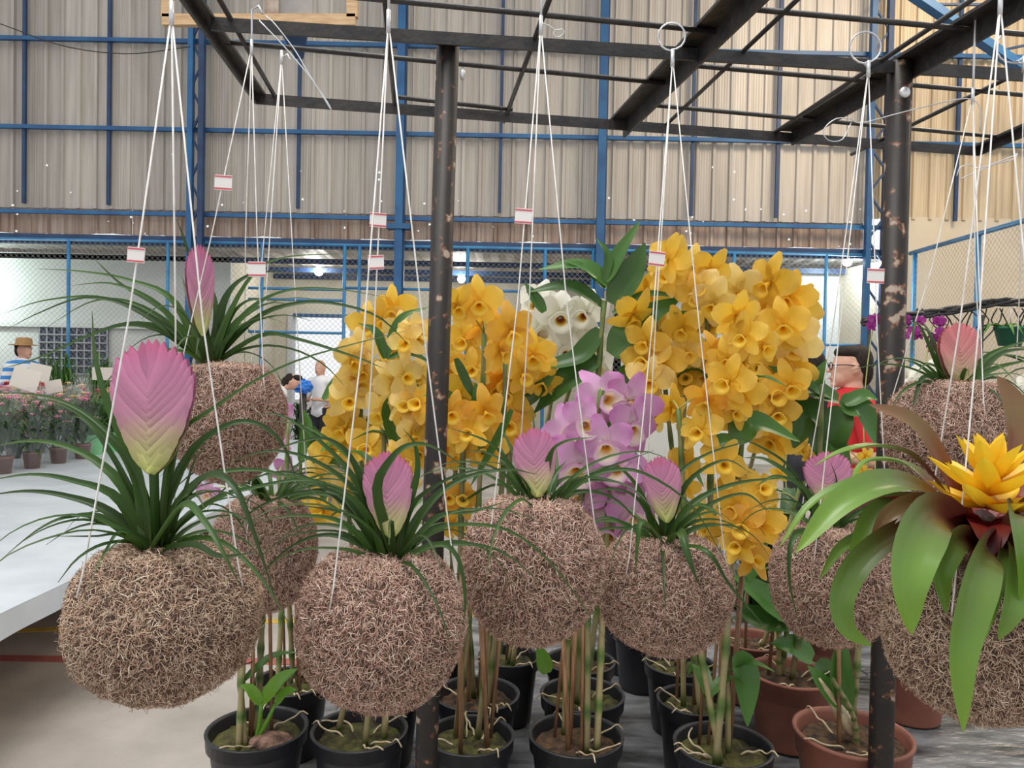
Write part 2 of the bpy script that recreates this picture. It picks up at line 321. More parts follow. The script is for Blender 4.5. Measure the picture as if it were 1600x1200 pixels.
for px in (-240, -100, 40, 172, 468, 783, 1082, 1215, 1495, 1640):
    xx = at(px, 200, WD).x
    frame_bar('wall_stud', (xx, WD - 0.03, 4.05), (xx, WD - 0.03, 9.5), 0.05, 0.05, NAVY, 'thin dark blue upright fixed to the corrugated wall', cat='upright', group='thin wall uprights')
def truss_column(px, gap, label, solid=False):
    xx = at(px, 250, WD - 0.2).x; t = thing('steel_column', (xx, WD - 0.2, 0), label, 'column', kind='structure')
    if solid:
        MB().box((xx - 0.06, WD - 0.26, 0), (xx + 0.06, WD - 0.14, 9.5)).out('chord', BLUE, t, smooth=False)
        MB().box((xx + 0.061, WD - 0.2, 0), (xx + 0.085, WD - 0.14, 9.5)).out('flange', NAVY, t, smooth=False)
        if px < 700: MB().box((xx - 0.18, WD - 0.30, 3.72), (xx + 0.18, WD - 0.12, 3.80)).out('bracket', BLUE, t, smooth=False)
        return
    for s in (-1, 1): MB().box((xx + s*gap - 0.04, WD - 0.25, 0), (xx + s*gap + 0.04, WD - 0.15, 9.5)).out('chord', BLUE if s < 0 else NAVY, t, smooth=False)
    z = 0.1; s = 1
    while z < 9.2:
        MB().bar((xx - s*gap, WD - 0.2, z), (xx + s*gap, WD - 0.2, z + 0.36), 0.03, 0.03, (0, 1, 0)).out('lacing_bar', NAVY, t, smooth=False)
        z += 0.36; s = -s
truss_column(306, 0.085, 'blue laced steel column beside the basketball backboard'); truss_column(1372, 0.13, 'blue laced steel column by the inside corner of the hall')
truss_column(625, 0, 'plain blue steel column with a bracket plate above the open annex', True); truss_column(940, 0, 'plain blue steel column behind the tall leafy orchid', True)
# sloping roof truss at the right
t = thing('roof_truss', at(1500, 80, 10.5), 'blue sloping roof truss crossing the corrugated sheets tinted as warmly lit', 'truss', kind='structure')
a0, a1, b0, b1 = at(1395, -30, 10.5), at(1720, 190, 10.5), at(1530, -30, 10.5), at(1760, 120, 10.5)
MB().bar(a0, a1, 0.1, 0.16, (0, 1, 0)).out('chord', BLUE, t, smooth=False); MB().bar(b0, b1, 0.1, 0.16, (0, 1, 0)).out('chord', BLUE, t, smooth=False)
for i in range(7):
    p = a0.lerp(a1, i / 6); q = b0.lerp(b1, (i + (0.5 if i % 2 else -0.3)) / 6)
    MB().bar(p, q, 0.03, 0.03, (0, 1, 0)).out('web_bar', NAVY, t, smooth=False)
# lower walls and annex
def wall(name, x0, y0, x1, y1, z0, z1, m, th=0.12, parent=None):
    d = Vector((x1 - x0, y1 - y0, 0)).normalized(); n = Vector((-d.y, d.x, 0)) * th
    V = [Vector((x0, y0, z0)), Vector((x1, y1, z0))]; V += [V[1] + n, V[0] + n]; V += [v + Vector((0, 0, z1 - z0)) for v in V]
    return link(name, mesh(name, V, [(0,3,2,1),(4,5,6,7),(0,1,5,4),(1,2,6,5),(2,3,7,6),(3,0,4,7)], False), m, parent, kind='structure')
XA = at(360, 450, 13).x; XC = at(962, 450, 13.2).x; XD = at(1312, 450, 13.2).x
dx0, dx1, dz = at(455, 500, 15.5).x, at(552, 500, 15.5).x, Z(500, 491, 15.5)
wall('wall_left', -19.8, 13, XA, 13, 0, 3.42, PALE)
wall('wall_left_return', XA, 13.12, XA, 15.5, 0, 3.42, CREAM)
wall('wall_annex', XA, 15.5, dx0, 15.5, 0, 3.4, CREAM); wall('wall_annex_middle', dx1, 15.5, XC + 0.1, 15.5, 0, 3.4, CREAM)
wall('wall_annex_lintel', dx0, 15.5, dx1, 15.5, dz, 3.4, CREAM)
d1 = thing('door_1', (dx0, 15.5, 0), 'open doorway with a pale frame letting in daylight', 'door', kind='structure')
for xx in (dx0, dx1): MB().box((xx - 0.05, 15.42, 0), (xx + 0.05, 15.66, dz)).out('door_frame', mat('door_paint', (0.6, 0.62, 0.66)), d1, smooth=False)
MB().box((dx0 + 0.05, 15.42, dz - 0.06), (dx1 - 0.05, 15.66, dz)).out('door_frame', BLUE, d1, smooth=False)
wall('wall_annex_return', XC, 15.5, XC, 13.2, 0, 3.42, CREAM); wall('wall_right', XC, 13.2, XD, 13.2, 0, 3.42, PALE)
wall('wall_right_return', XD, 13.2, XR, 12.1, 0, 3.42, BEIGE); wall('wall_right_masonry', XR, WD + 0.05, 16, WD + 0.05, 0, 4.12, BEIGE)
roof = thing('ceiling', (0, 13.8, 3.5), None, None, kind='structure')
x = -11.4
while x < XR:
    V = []; n = 8; wd = 4 * pitch
    for i in range(n + 1):
        dzz = 0.02 * (i % 2); V += [(x + wd*i/n, 12.12, 3.52 + dzz), (x + wd*i/n, 15.9, 3.42 + dzz)]
    link('roof_sheet', mesh('roof_sheet', V, [(2*i, 2*i+2, 2*i+3, 2*i+1) for i in range(n)], False), SHEETL if False else mat('roof_sheet_paint', (0.42, 0.38, 0.34), (0.55, 0.52, 0.48), 4, 0.6) if x < -11.3 else bpy.data.materials['roof_sheet_paint'], roof)
    x += wd
for yy in (13.0, 14.2, 15.3): MB().box((-11.4, yy, 3.32), (XR, yy + 0.08, 3.41)).out('purlin', NAVY, roof, smooth=False)
# barred window in the pale wall
w1 = thing('window_1', at(115, 560, 12.97), 'dark window behind a pale grid in the left wall', 'window', kind='structure')
p, q = at(63, 510, 12.96), at(168, 585, 12.96)
MB().box((p.x, 12.95, q.z), (q.x, 12.99, p.z)).out('pane', mat('dark_glass', (0.012, 0.02, 0.045), (0.03, 0.04, 0.07), 3, 0.2), w1, smooth=False)
for i in range(10): MB().box((p.x + (q.x-p.x)*i/9 - 0.012, 12.93, q.z), (p.x + (q.x-p.x)*i/9 + 0.012, 12.95, p.z)).out('bar', mat('bar_paint', (0.35, 0.36, 0.38)) if i == 0 else bpy.data.materials['bar_paint'], w1, smooth=False)
for i in range(7): MB().box((p.x, 12.91, q.z + (p.z-q.z)*i/6 - 0.012), (q.x, 12.93, q.z + (p.z-q.z)*i/6 + 0.012)).out('bar', bpy.data.materials['bar_paint'], w1, smooth=False)
MB().box((-11.4, 12.9, Z(150, 509, 12.95) - 0.04), (at(300, 500, 12.95).x, 12.99, Z(150, 509, 12.95) + 0.04)).out('trim_1', PALE, kind='structure', smooth=False)
# chain link fence with blue posts
FD = WD - 0.12
def chainlink(x0, y0, x1, y1, z0, z1, step, name, label):
    o = Vector((x0, y0, z0)); d = Vector((x1 - x0, y1 - y0, 0)); Ln = d.length; d.normalize(); H = z1 - z0; mb = MB()
    k = -H
    while k < Ln:
        for s in (0, 1):
            a, b = max(k, 0), min(k + H, Ln)
            if b > a:
                za, zb = a - k, b - k
                if s: za, zb = H - za, H - zb
                mb.tube([o + d*a + Vector((0, 0, za)), o + d*b + Vector((0, 0, zb))], 0.0022, 3, False)
        k += step
    return mb
fen = thing('chain_link_fence', (-3, FD, 0), 'chain link fence on blue posts below the corrugated wall', 'fence', kind='structure')
zt = Z(800, 388, FD)
chainlink(-9.5, FD, XR, FD, 1.0, zt, 0.085, '', '').out('wire_netting', mat('fence_wire', (0.33, 0.34, 0.35), (0.42, 0.42, 0.42), 9, 0.5), fen, kind='stuff')
FW = bpy.data.materials['fence_wire']
LBLUE = mat('fence_blue', (0.03, 0.16, 0.36), (0.05, 0.24, 0.46), 4, 0.45)
for px in (-60, 107, 262, 409, 538, 561, 730, 851, 926, 998, 1146, 1290):
    xx = at(px, 450, FD).x; MB().tube([(xx, FD, 0), (xx, FD, zt)], 0.028, 8).out('fence_post', LBLUE, fen)
MB().tube([(-9.5, FD, zt), (XR, FD, zt)], 0.025, 8).out('rail', LBLUE, fen)
for pxa, pxb, py in ((388, 538, 450), (538, 850, 450), (388, 538, 467), (388, 538, 518), (850, 1000, 450), (1255, 1350, 538)):
    a, b = at(pxa, py, FD), at(pxb, py, FD); MB().tube([a, (b.x, b.y, a.z)], 0.022, 6).out('rail', LBLUE, fen)
fs = thing('chain_link_fence', (6.36, 9, 0), 'chain link fence running forward from the inside corner along beige masonry', 'fence', kind='structure')
xs = at(1425, 390, 11.9).x; zs = zt + 0.05
chainlink(xs, 11.9, xs, 6.0, 1.0, zs, 0.085, '', '').out('wire_netting', FW, fs, kind='stuff')
MB().tube([(xs, 11.95, zs), (xs, 6.0, zs)], 0.035, 8).out('rail', LBLUE, fs)
for yy in (11.8, 10.2, 8.6, 7.0): MB().tube([(xs, yy, 0), (xs, yy, zs)], 0.035, 8).out('fence_post', LBLUE, fs)
# lamps in the annex
BULB = emis('bulb_glow', (1, 0.98, 0.92), 14); BULBC = emis('cool_bulb_glow', (0.85, 0.95, 1.0), 30)
def bulb(px, py, D, r, power, label, m=BULB, col=(1, 0.97, 0.9)):
    p = at(px, py, D); t = thing('light_bulb', p, label, 'lamp')
    MB().sphere(p, r, 14, 10).out('glass_bulb', m, t)
    MB().tube([p + Vector((0, 0, r * 0.8)), p + Vector((0, 0, r * 1.7))], r * 0.4, 8).out('socket', CARD, t)
    MB().tube([p + Vector((0, 0, r * 1.7)), Vector((p.x, p.y, 3.42))], 0.012, 5).out('flex', STEEL, t)
    l = bpy.data.lights.new('bulb_light', 'POINT'); l.energy = power; l.shadow_soft_size = r * 1.1; l.color = col
    o = bpy.data.objects.new('bulb_light', l); o.location = p - Vector((0, 0.2 + r, 0.05)); COL.objects.link(o)
bulb(498, 424, 14.3, 0.085, 40, 'round warm bulb hanging over the open doorway')
bulb(721, 436, 14.3, 0.075, 40, 'round bulb hanging beside the black rack post')
bulb(1324, 409, 12.5, 0.075, 70, 'glaring cool bulb by the corner of the pale wall', BULBC, (0.8, 0.95, 1))
bulb(-70, 440, 12.5, 0.08, 60, 'cool bulb in front of the pale greenish wall', BULBC, (0.8, 1.0, 0.95))
cb = [at(px, py, 11.5) for px, py in ((-80, 10), (0, 37), (100, 72), (200, 84), (297, 73))]
MB().tube(spline(cb, 20), 0.008, 5).out('electric_cable', STEEL, label='thin dark cable sagging across the corrugated wall', cat='cable')
# basketball backboard
bb = thing('basketball_backboard', at(407, 34, 7), 'worn wooden framed basketball backboard with blue steel arm', 'backboard')
P = lambda px, py, D=7: at(px, py, D)
for a, b in (((255, 32), (556, 32)), ((262, 28), (268, -170)), ((551, 28), (548, -170))): MB().bar(P(*a), P(*b), 0.10, 0.06, (0, 1, 0)).out('frame_board', WOOD, bb, smooth=False)
MB().bar(P(425, 24, 7.05), P(425, -170, 7.05), 0.13, 0.03, (0, 1, 0)).out('torn_panel', mat('torn_paper', (0.45, 0.38, 0.32), (0.25, 0.17, 0.13), 9, 0.9), bb, smooth=False)
MB().bar(P(455, 24, 7.08), P(455, -170, 7.08), 0.4, 0.02, (0, 1, 0)).out('board_panel', mat('weathered_board', (0.25, 0.24, 0.23), (0.42, 0.38, 0.34), 3, 0.7), bb, smooth=False)
MB().add([P(438, 50, 7.1), P(482, 50, 7.1), P(474, 92, 7.4), P(462, 92, 7.4), P(438, 50, 7.3), P(482, 50, 7.3), P(474, 92, 7.6), P(462, 92, 7.6)], [(0,3,2,1),(4,5,6,7),(0,1,5,4),(1,2,6,5),(2,3,7,6),(3,0,4,7)]).out('arm', NAVY, bb, smooth=False)
MB().bar(P(460, 50, 7.2), P(455, 10, 7.2), 0.2, 0.1, (0, 1, 0)).out('arm', NAVY, bb, smooth=False)

# ================================================================== TABLES
ZT = 0.78; ZW = 0.616; G = 1.2
def table(name, x0, x1, y0, y1, z, m, label, drape, seed=0):
    t = thing(name, ((x0+x1)/2, (y0+y1)/2, 0), label, 'table')
    MB().box((x0 + .02, y0 + .02, z - 0.04), (x1 - .02, y1 - .02, z - 0.006)).out('table_top', WOOD, t, smooth=False)
    for xx in (x0 + .12, x1 - .12):
        for yy in (y0 + .15, y1 - .15): MB().box((xx - .03, yy - .03, 0), (xx + .03, yy + .03, z - 0.04)).out('leg', WOOD, t, smooth=False)
    nx, ny = 60, 90; V = []; Fc = []
    rs = [(R(-6, 6), R(-6, 6), R(0, 6)) for _ in range(8)]
    X = [x0 + (x1-x0)*i/nx for i in range(nx+1)]; Y = [y0 + (y1-y0)*i/ny for i in range(ny+1)]
    def hgt(x, y): return sum(abs(math.sin(a*x + b*y + c)) for a, b, c in rs) / 8 * 0.008 - 0.004
    for yy in Y:
        for xx in X: V.append((xx, yy, z + hgt(xx, yy)))
    Fc = [(j*(nx+1)+i, j*(nx+1)+i+1, (j+1)*(nx+1)+i+1, (j+1)*(nx+1)+i) for j in range(ny) for i in range(nx)]
    mb = MB().add(V, Fc)
    for side in range(4):   # hanging drape, gently pleated
        if side in (0, 1): line = [(x0 if side == 0 else x1, yy) for yy in Y]; nx_, ny_ = (-1 if side == 0 else 1), 0
        else: line = [(xx, y0 if side == 2 else y1) for xx in X]; nx_, ny_ = 0, (-1 if side == 2 else 1)
        W = []; k = 5
        for i, (a, b) in enumerate(line):
            for j in range(k + 1):
                off = 0.002 + (j/k) * (0.008 + 0.005 * math.sin(i * 0.55 + side) + 0.003 * math.sin(i * 1.3)) * (1 if y0 > 1.2 else 3)
                W.append((a + nx_*off, b + ny_*off, z + hgt(a, b) * (1 - j/k) - drape * j/k * (1 + 0.04*math.sin(i*0.4))))
        mb.add(W, [(i*(k+1)+j, (i+1)*(k+1)+j, (i+1)*(k+1)+j+1, i*(k+1)+j+1) for i in range(len(line)-1) for j in range(k)])
    mb.out('plastic_cover', m, t); return t
table('display_table', -0.57, 2.6, 1.285, 2.45, ZT, SHEETG, 'long table under grey plastic carrying the potted orchids', 0.25)
table('display_table', -7.2, -1.95, 2.3, 9.75, ZW, SHEETW, 'long table under a white plastic sheet with wrapped market flowers', 0.10)
table('display_table', 1.0, 4.8, 3.0, 3.95, ZT - 0.02, SHEETG, 'table behind the orchids holding white and purple moth orchids', 0.25)

# ================================================================== HANGING RACK
K = 0.83     # the rack and everything on it stand just in front of the orchid table
HR = EYE.z + 0.61 * K
def rk(px, py, dz=0): v = onz(px, py, HR); v.z += dz; return v
pl, pr = rk(700, 72), rk(1406, 110)
rack = thing('hanging_rack', (pl.x, pl.y, 0), 'black welded steel rack on two pipe posts for hanging plants', 'rack')
def ext(a, b, f): return a + (b - a) * f
def post(top, bpx, r):
    base = at(*bpx, top.y); d = top - base; ft = base - d * (base.z / d.z)
    MB().tube([ft, ft.lerp(top, 0.5), top + Vector((0, 0, 0.012))], r, 20).out('post', PIPE, rack)
    MB().lathe([(0, 0.006), (0.07, 0.006), (0.07, 0), (0, 0)], 20, ft).out('base_plate', STEEL, rack); return ft
post(pl, (666, 1190), 0.0215 * K); post(pr, (1376, 1190), 0.0238 * K)
def angle(a, b, w=0.022):
    w *= K
    mb = MB(); d = (b - a).normalized(); s = d.cross(Vector((0, 0, 1))).normalized()
    mb.bar(a, b, 0.005, w); mb.bar(a + s * w/2 + Vector((0, 0, w/2)), b + s * w/2 + Vector((0, 0, w/2)), w, 0.005)
    mb.out('beam', STEEL, rack, smooth=False)
c00, c10 = rk(400, 155), rk(1530, 237)
lft = ext(c00, rk(290, 0), 1.9); cl = rk(330, 38)
angle(lft, c00); angle(c10, c00); angle(ext(pl, pr, 1.6), cl)
rr = ext(c10, rk(1600, 207), 4.0); angle(c10, rr)
angle(rk(975, 203), ext(rk(975, 203), rk(1180, 0), 1.6), 0.04); angle(rk(1238, 216), ext(rk(1238, 216), rk(1600, 8), 1.5), 0.038)
for a, b, e in (((350, 75), (1044, 139), 1), ((1076, 111), (1600, 157), 1.3), ((485, 0), (1125, 60), 1), ((1160, 24), (1600, 64), 1.3), ((1017, 172), (1570, 222), 1),
                ((620, 160), (800, 179), 1), ((600, 0), (617, 180), 1), ((337, 0), (436, 170), 1), ((862, 0), (787, 198), 1), ((1257, 0), (1037, 206), 1), ((1535, 0), (1200, 221), 1), ((1597, 120), (1330, 248), 1)):
    p = rk(*a); q = ext(p, rk(*b), e); MB().tube([p + Vector((0, 0, .01)), q + Vector((0, 0, .01))], 0.0042, 6).out('rod', STEEL, rack)
p = at(1414, 144, pr.y - 0.026); MB().sphere(p, 0.009, 12, 8, (1, .5, 1)).out('bolt', GALV, rack)
p = at(723, 117, pl.y - 0.015); MB().sphere(p, 0.009, 10, 8, (.5, 1, 1)).out('bolt', GALV, rack)
def wire_hook(pts, D, label, r=0.0009):
    t = thing('wire_hook', at(*pts[0][:2], D * K), label, 'hook')
    MB().tube(spline([at(px, py, D * K + (o[0] if o else 0)) for px, py, *o in pts], 36), r, 5).out('wire', GALV, t)
wire_hook([(405, 32), (440, 68), (472, 105), (486, 122), (500, 143), (517, 171), (512, 160), (484, 118), (462, 80), (430, 38), (415, 25)], 1.32, 'spare doubled wire hook slanting under the black rack')
wire_hook([(1330, 192), (1316, 218), (1294, 219), (1287, 203), (1305, 186), (1328, 185), (1345, 192), (1400, 178), (1440, 168), (1505, 154), (1530, 165), (1531, 205)], 1.40, 'loose coil of wire hanging by the right post')
wire_hook([(1495, 275), (1500, 262), (1515, 257), (1532, 262), (1580, 245), (1590, 240), (1580, 250), (1550, 258), (1500, 280)], 1.5, 'small tangle of wire near the rack corner')
wire_hook([(846, 36), (858, 40), (868, 47), (878, 46), (881, 52), (872, 58), (865, 53), (868, 46)], 1.30, 'short wire with a tiny loop on the rack rod')

# ================================================================== HANGING MOSS BALLS
def ball_meshes(seed, fibm, nf=22000):
    rg = np.random.RandomState(seed); n, k = 56, 36; V = []
    ph = rg.rand(6, 3) * 6
    def rad(d): return 1 + 0.016*math.sin(3*d[0]+ph[0,0])*math.sin(4*d[1]+ph[0,1]) + 0.012*math.sin(6*d[2]+ph[1,0]+3*d[0]) + 0.008*math.sin(15*d[0]+11*d[2]+ph[2,0])
    def shape(d):
        p = d * rad(d)
        z = p[2] * 0.86
        if z > 0.66: z = 0.66 + (z - 0.66) * 0.25
        return np.array([p[0], p[1], z])
    for i in range(k + 1):
        th = math.pi * i / k
        for j in range(n):
            a = 2*math.pi*j/n; V.append(shape(np.array([math.sin(th)*math.cos(a), math.sin(th)*math.sin(a), math.cos(th)])))
    core = mesh('moss_ball', V, [(i*n+j, (i+1)*n+j, (i+1)*n+(j+1)%n, i*n+(j+1)%n) for i in range(k) for j in range(n)])
    core.materials.append(MOSS)
    FV = np.zeros((nf, 8, 3)); 
    for q in range(nf):
        d = rg.normal(size=3); d /= np.linalg.norm(d); b = shape(d); tg = rg.normal(size=3); tg -= d*tg.dot(d); tg /= np.linalg.norm(tg)
        sd = np.cross(d, tg); Ln = rg.uniform(0.05, 0.17); cv = rg.uniform(-0.6, 0.6); lift = rg.uniform(0.0, 0.04) * (2.2 if rg.rand() < 0.05 else 1); wdt = rg.uniform(0.0016, 0.0042)
        for s in range(4):
            u = s/3; p = b + tg*(Ln*(u-.5)) + sd*(cv*Ln*(u-.5)**2*2) + d*(lift*math.sin(math.pi*min(1, u*1.1)) - 0.03*(2*u-1)**2*(0.3 if lift > 0.05 else 1) + 0.012)
            ww = sd*(wdt*(1-0.5*u)); FV[q, s*2] = p - ww; FV[q, s*2+1] = p + ww + d*wdt*0.6
    Fc = []
    for q in range(nf):
        o = q*8
        for s in range(3): Fc.append((o+s*2, o+s*2+1, o+s*2+3, o+s*2+2))
    fm = mesh('moss_fibres', FV.reshape(-1, 3), Fc); fm.materials.append(fibm)
    return core, fm
BM = [ball_meshes(1, FIB2), ball_meshes(2, FIB), ball_meshes(3, FIB)]
TAGM = None
def price_tag(parent, p, D, w=26, h=23, tilt=0):
    p = p + Vector((0, -.002, 0)); s = D / F; t = tilt
    mb = MB().box((-w*s/2, -0.0006, -h*s/2), (w*s/2, 0.0006, h*s/2)); mw = Matrix.Translation(p) @ Matrix.Rotation(t, 4, 'Y') @ Matrix.Rotation(R(-.3, .3), 4, 'Z')
    tg = mb.out('price_tag', CARD, parent, False, mw=mw)
    for zz in (0.40, -0.40): MB().box((-w*s/2, -0.0012, (zz-0.05)*h*s), (w*s/2, -0.0007, (zz+0.05)*h*s)).out('red_stripe', REDP, tg, False, mw=mw)
def paddle(parent, base, tip, W, D, m, nrm=(0, -1, 0), n=14, crown=None):
    """flat quill of overlapping bracts"""
    a = tip - base; L = a.length; a.normalize(); nv = Vector(nrm); nv = (nv - a * nv.dot(a)).normalized(); sd = a.cross(nv)
    sp = MB().tube([crown if crown is not None else base - a * L * 0.25, base, base + a * L * 0.5], [W*.06, W*.06, W*.03], 6).out('flower_spike', OLEAF, parent)
    def env(h): return np.interp(h, (0, .15, .3, .5, .68, .82, .90, .96, 1.0), (.06, .22, .50, .84, 1.0, .93, .74, .46, .10))
    for i in range(n):
        f = i / (n - 1)
        for s in (-1, 1):
            hh = .16 + .84 * (1 - (1 - f) ** 1.5) - (.03 * (1 - f) if s > 0 else 0); s0 = max(-.04, hh - .40)
            b = base + a * (s0 * L) - sd * (s * W * 0.02); tp = base + a * (hh * L) + sd * (s * W * .5 * float(env(hh)) * R(.97, 1.06))
            md = b.lerp(tp, 0.55) + sd * (s * W * .5 * float(env(hh)) * 0.13) - a * L * 0.02
            off = nv * (0.0055 * (1 - f) + 0.0006 * (s > 0))
            V = []; T = []; k = 9; P = spline([b, md, tp], k)
            for face in (1, -1):
                for q in range(k):
                    u = q / (k - 1); d = (P[min(q+1, k-1)] - P[max(q-1, 0)]).normalized(); c = d.cross(nv) * -1
                    hw = W * 0.145 * (.5 + .5 * min(1, hh * 1.8)) * (1 - u ** 2.6) ** 0.9 * (0.6 + 0.4 * min(1, u * 3)) + 0.0003
                    for v in (-1, -0.33, 0.33, 1):
                        V.append(P[q] + c * (hw * v) + (off + nv * (W * 0.06 * (1 - v*v) * (1 - u*0.75))) * face)
                        T.append(min(1, max(0, (P[q] - base).dot(a) / L * 1.0 + (0.12 if u > 0.9 else 0))))
            Fc = []
            for face in (0, 1):
                for q in range(k - 1):
                    for v in range(3):
                        o = face*k*4 + q*4 + v; fc = (o, o+1, o+5, o+4); Fc.append(fc if face == 0 else fc[::-1])
            MB().add(V, Fc, T).out('bract', m, sp)
tl = lambda t: (1.15 - .45 * min(1, t * 2.2) + .0) * (1 - t ** 1.8) ** .85
def koke(label, c, wpx, D, apex, crown, paddles=(), leaves=(), nrand=12, lw=11, bm=0, ring=None, tags=(), rlen=(0.16, 0.27), bractm=None, rot=0, seed=0, hpx=None):
    random.seed(100 + seed); D = D * K
    p = at(*c, D); r = wpx / 2 * D / F; zs = (hpx or wpx * .9) / (wpx * .78); p.z += .08 * r * zs
    t = thing('hanging_moss_ball', p - Vector((0, 0, r * .86 * zs)), label, 'hanging plant', 'hanging moss ball plants')
    core, fib = BM[bm]; mw = Matrix.Translation(p) @ Matrix.Rotation(rot, 4, 'Z') @ Matrix.Diagonal((r, r, r * zs, 1))
    o = link('moss_ball', core, None, t, mw); f = link('moss_fibres', fib, None, o, mw, kind='stuff')
    ap = at(*apex[:2], D + (apex[2] if len(apex) > 2 else 0))
    wires = []
    for k in range(3):
        a = rot + k * 2.094 + 0.5; q = p + Vector((math.cos(a) * r * 0.80, math.sin(a) * r * 0.80, r * 0.50))
        q2 = p + Vector((math.cos(a) * r * 0.93, math.sin(a) * r * 0.93, r * 0.40)); wires.append((ap, q))
        MB().tube([ap, ap.lerp(q, 0.55) + Vector((R(-.003, .003), 0, 0)), q + Vector((math.cos(a)*.006, math.sin(a)*.006, 0.012)), q2, q2 - Vector((math.cos(a)*.02, math.sin(a)*.02, 0.018))], 0.0009, 5).out('hanging_wire', CORD, t)
    top = Vector((ap.x, ap.y, HR + 0.02))
    if ring:
        rc = at(*ring[:2], ap.y); rr_ = ring[2] * ap.y / F; pts = [ap]
        for i in range(17):
            a = -math.pi/2 + 2*math.pi*i/16; pts.append(rc + Vector((math.cos(a)*rr_, 0.004*i/16, math.sin(a)*rr_)))
        pts.append(ap); MB().tube(pts, 0.0014, 6).out('wire_ring', GALV, t)
        MB().tube([ap + Vector((0, 0, .012)), ap - Vector((0, 0, .012))], 0.003, 8).out('crimp', GALV, t)
    else:
        MB().tube([ap, ap.lerp(top, .5), top, top + Vector((0.01, 0, 0.006)), top + Vector((0.016, 0, -0.006))], 0.0016, 6).out('wire_hook', GALV, t)
        MB().tube([ap + Vector((0, 0, .012)), ap - Vector((0, 0, .012))], 0.0024, 8).out('crimp', GALV, t)
    for tg in tags:
        w0 = at(tg[0], tg[1], D); best = min((wa.lerp(wb, (wa.z - w0.z) / (wa.z - wb.z)) for wa, wb in wires), key=lambda v: abs(v.x - w0.x)); price_tag(t, best, D, tilt=R(-.08, .08))
    cr = at(*crown, D); cr.z = max(min(cr.z, p.z + r * .70 * zs + .012), p.z + r * 0.6 * zs)
    for L in leaves:
        wd = lw
        if isinstance(L[0], (int, float)): wd = L[0]; L = L[1:]
        dd = R(-0.05, 0.05); n = len(L); pts = []
        for i, q in enumerate(L):
            o = q[2] if len(q) > 2 else dd * (i / (n - 1)) * 1.6
            pts.append(at(q[0], q[1], D + o))
        pts[0] = cr + Vector((R(-.008, .008), R(-.008, .008), -0.01))
        MB().leaf(pts, wd * D / F * 1.3, (R(-.3, .3), -.7, .7), chan=0.3, n=18, prof=tl).out('leaf', TIL, t)
    for i in range(nrand):
        a = i * 2.4 + R(-.4, .4); Ln = R(*rlen) * K; el = R(0.35, 1.25); h = Vector((math.cos(a), math.sin(a), 0)); b = cr + h * 0.008 - Vector((0, 0, .01))
        pts = [b]; e = el; v = b.copy()
        for s in range(5):
            v = v + (h * math.cos(e) + Vector((0, 0, math.sin(e)))) * Ln / 5; e -= R(0.25, 0.5); h = (h + Vector((R(-.15, .15), R(-.15, .15), 0))).normalized(); pts.append(v.copy())
        MB().leaf(pts, R(0.8, 1.25) * lw * D / F, (R(-.3, .3), -.6, .8), chan=0.3, n=14, prof=tl).out('leaf', TIL, t)
    for (b, tp, W, *rest) in paddles:
        nrm = rest[0] if rest else (R(-.25, .25), -1, 0)
        paddle(t, at(*b, D - 0.012), at(*tp, D - 0.012), W * D / F, D, bractm or BRACT, nrm, crown=cr - Vector((0, 0, .01)))
    return t, p, r
koke('tan moss ball with the largest pink quill and broad arching leaves', (260, 972), 280, 0.873, (268, 22), (245, 850),
     [((240, 728), (238, 530), 122, (0.05, -1, 0.05))],
     [(17, (240, 830), (215, 740), (172, 640), (150, 560), (144, 487)), (15, (240, 830), (200, 770), (150, 720), (90, 694), (35, 690), (-25, 702)), (14, (235, 835), (185, 780), (115, 752), (50, 742), (-25, 752)),
      (14, (230, 835), (170, 800), (100, 775), (40, 768), (-25, 775)), (11, (225, 840), (165, 812), (110, 808), (60, 828), (-5, 880)), (14, (240, 820), (205, 730), (150, 660), (80, 622), (-15, 612)),
      (10, (240, 820), (215, 745), (150, 668), (95, 632), (40, 622)), (15, (262, 820), (292, 720), (350, 668), (400, 662), (442, 695), (465, 756)), (15, (268, 830, -.01), (300, 768, -.05), (335, 742, -.08), (370, 765, -.1), (400, 840, -.11), (432, 942, -.11)),
      (12, (260, 840, -.01), (285, 790, -.07), (320, 815, -.11), (350, 865, -.13), (375, 915, -.13)), (13, (262, 848, -.02), (300, 852, -.08), (345, 870, -.11), (405, 862, -.11)), (9, (250, 820), (272, 697), (340, 635), (400, 595), (470, 562), (560, 536), (632, 518)),
      (8, (258, 820), (272, 720), (292, 640), (318, 575)), (12, (265, 835), (330, 785), (400, 762), (480, 750), (560, 770)), (7, (225, 845), (190, 836), (150, 838), (85, 838)), (8, (222, 850), (195, 830), (165, 862), (122, 960)),
      (12, (255, 825), (300, 760), (370, 735), (450, 745), (520, 790)), (8, (235, 840), (180, 720), (130, 655), (95, 660), (70, 690)), (12, (262, 830), (290, 770), (305, 720), (330, 690))], 18, 12, 0, tags=[(205, 404)], rlen=(.12, .24), seed=1, hpx=235, rot=3.50)
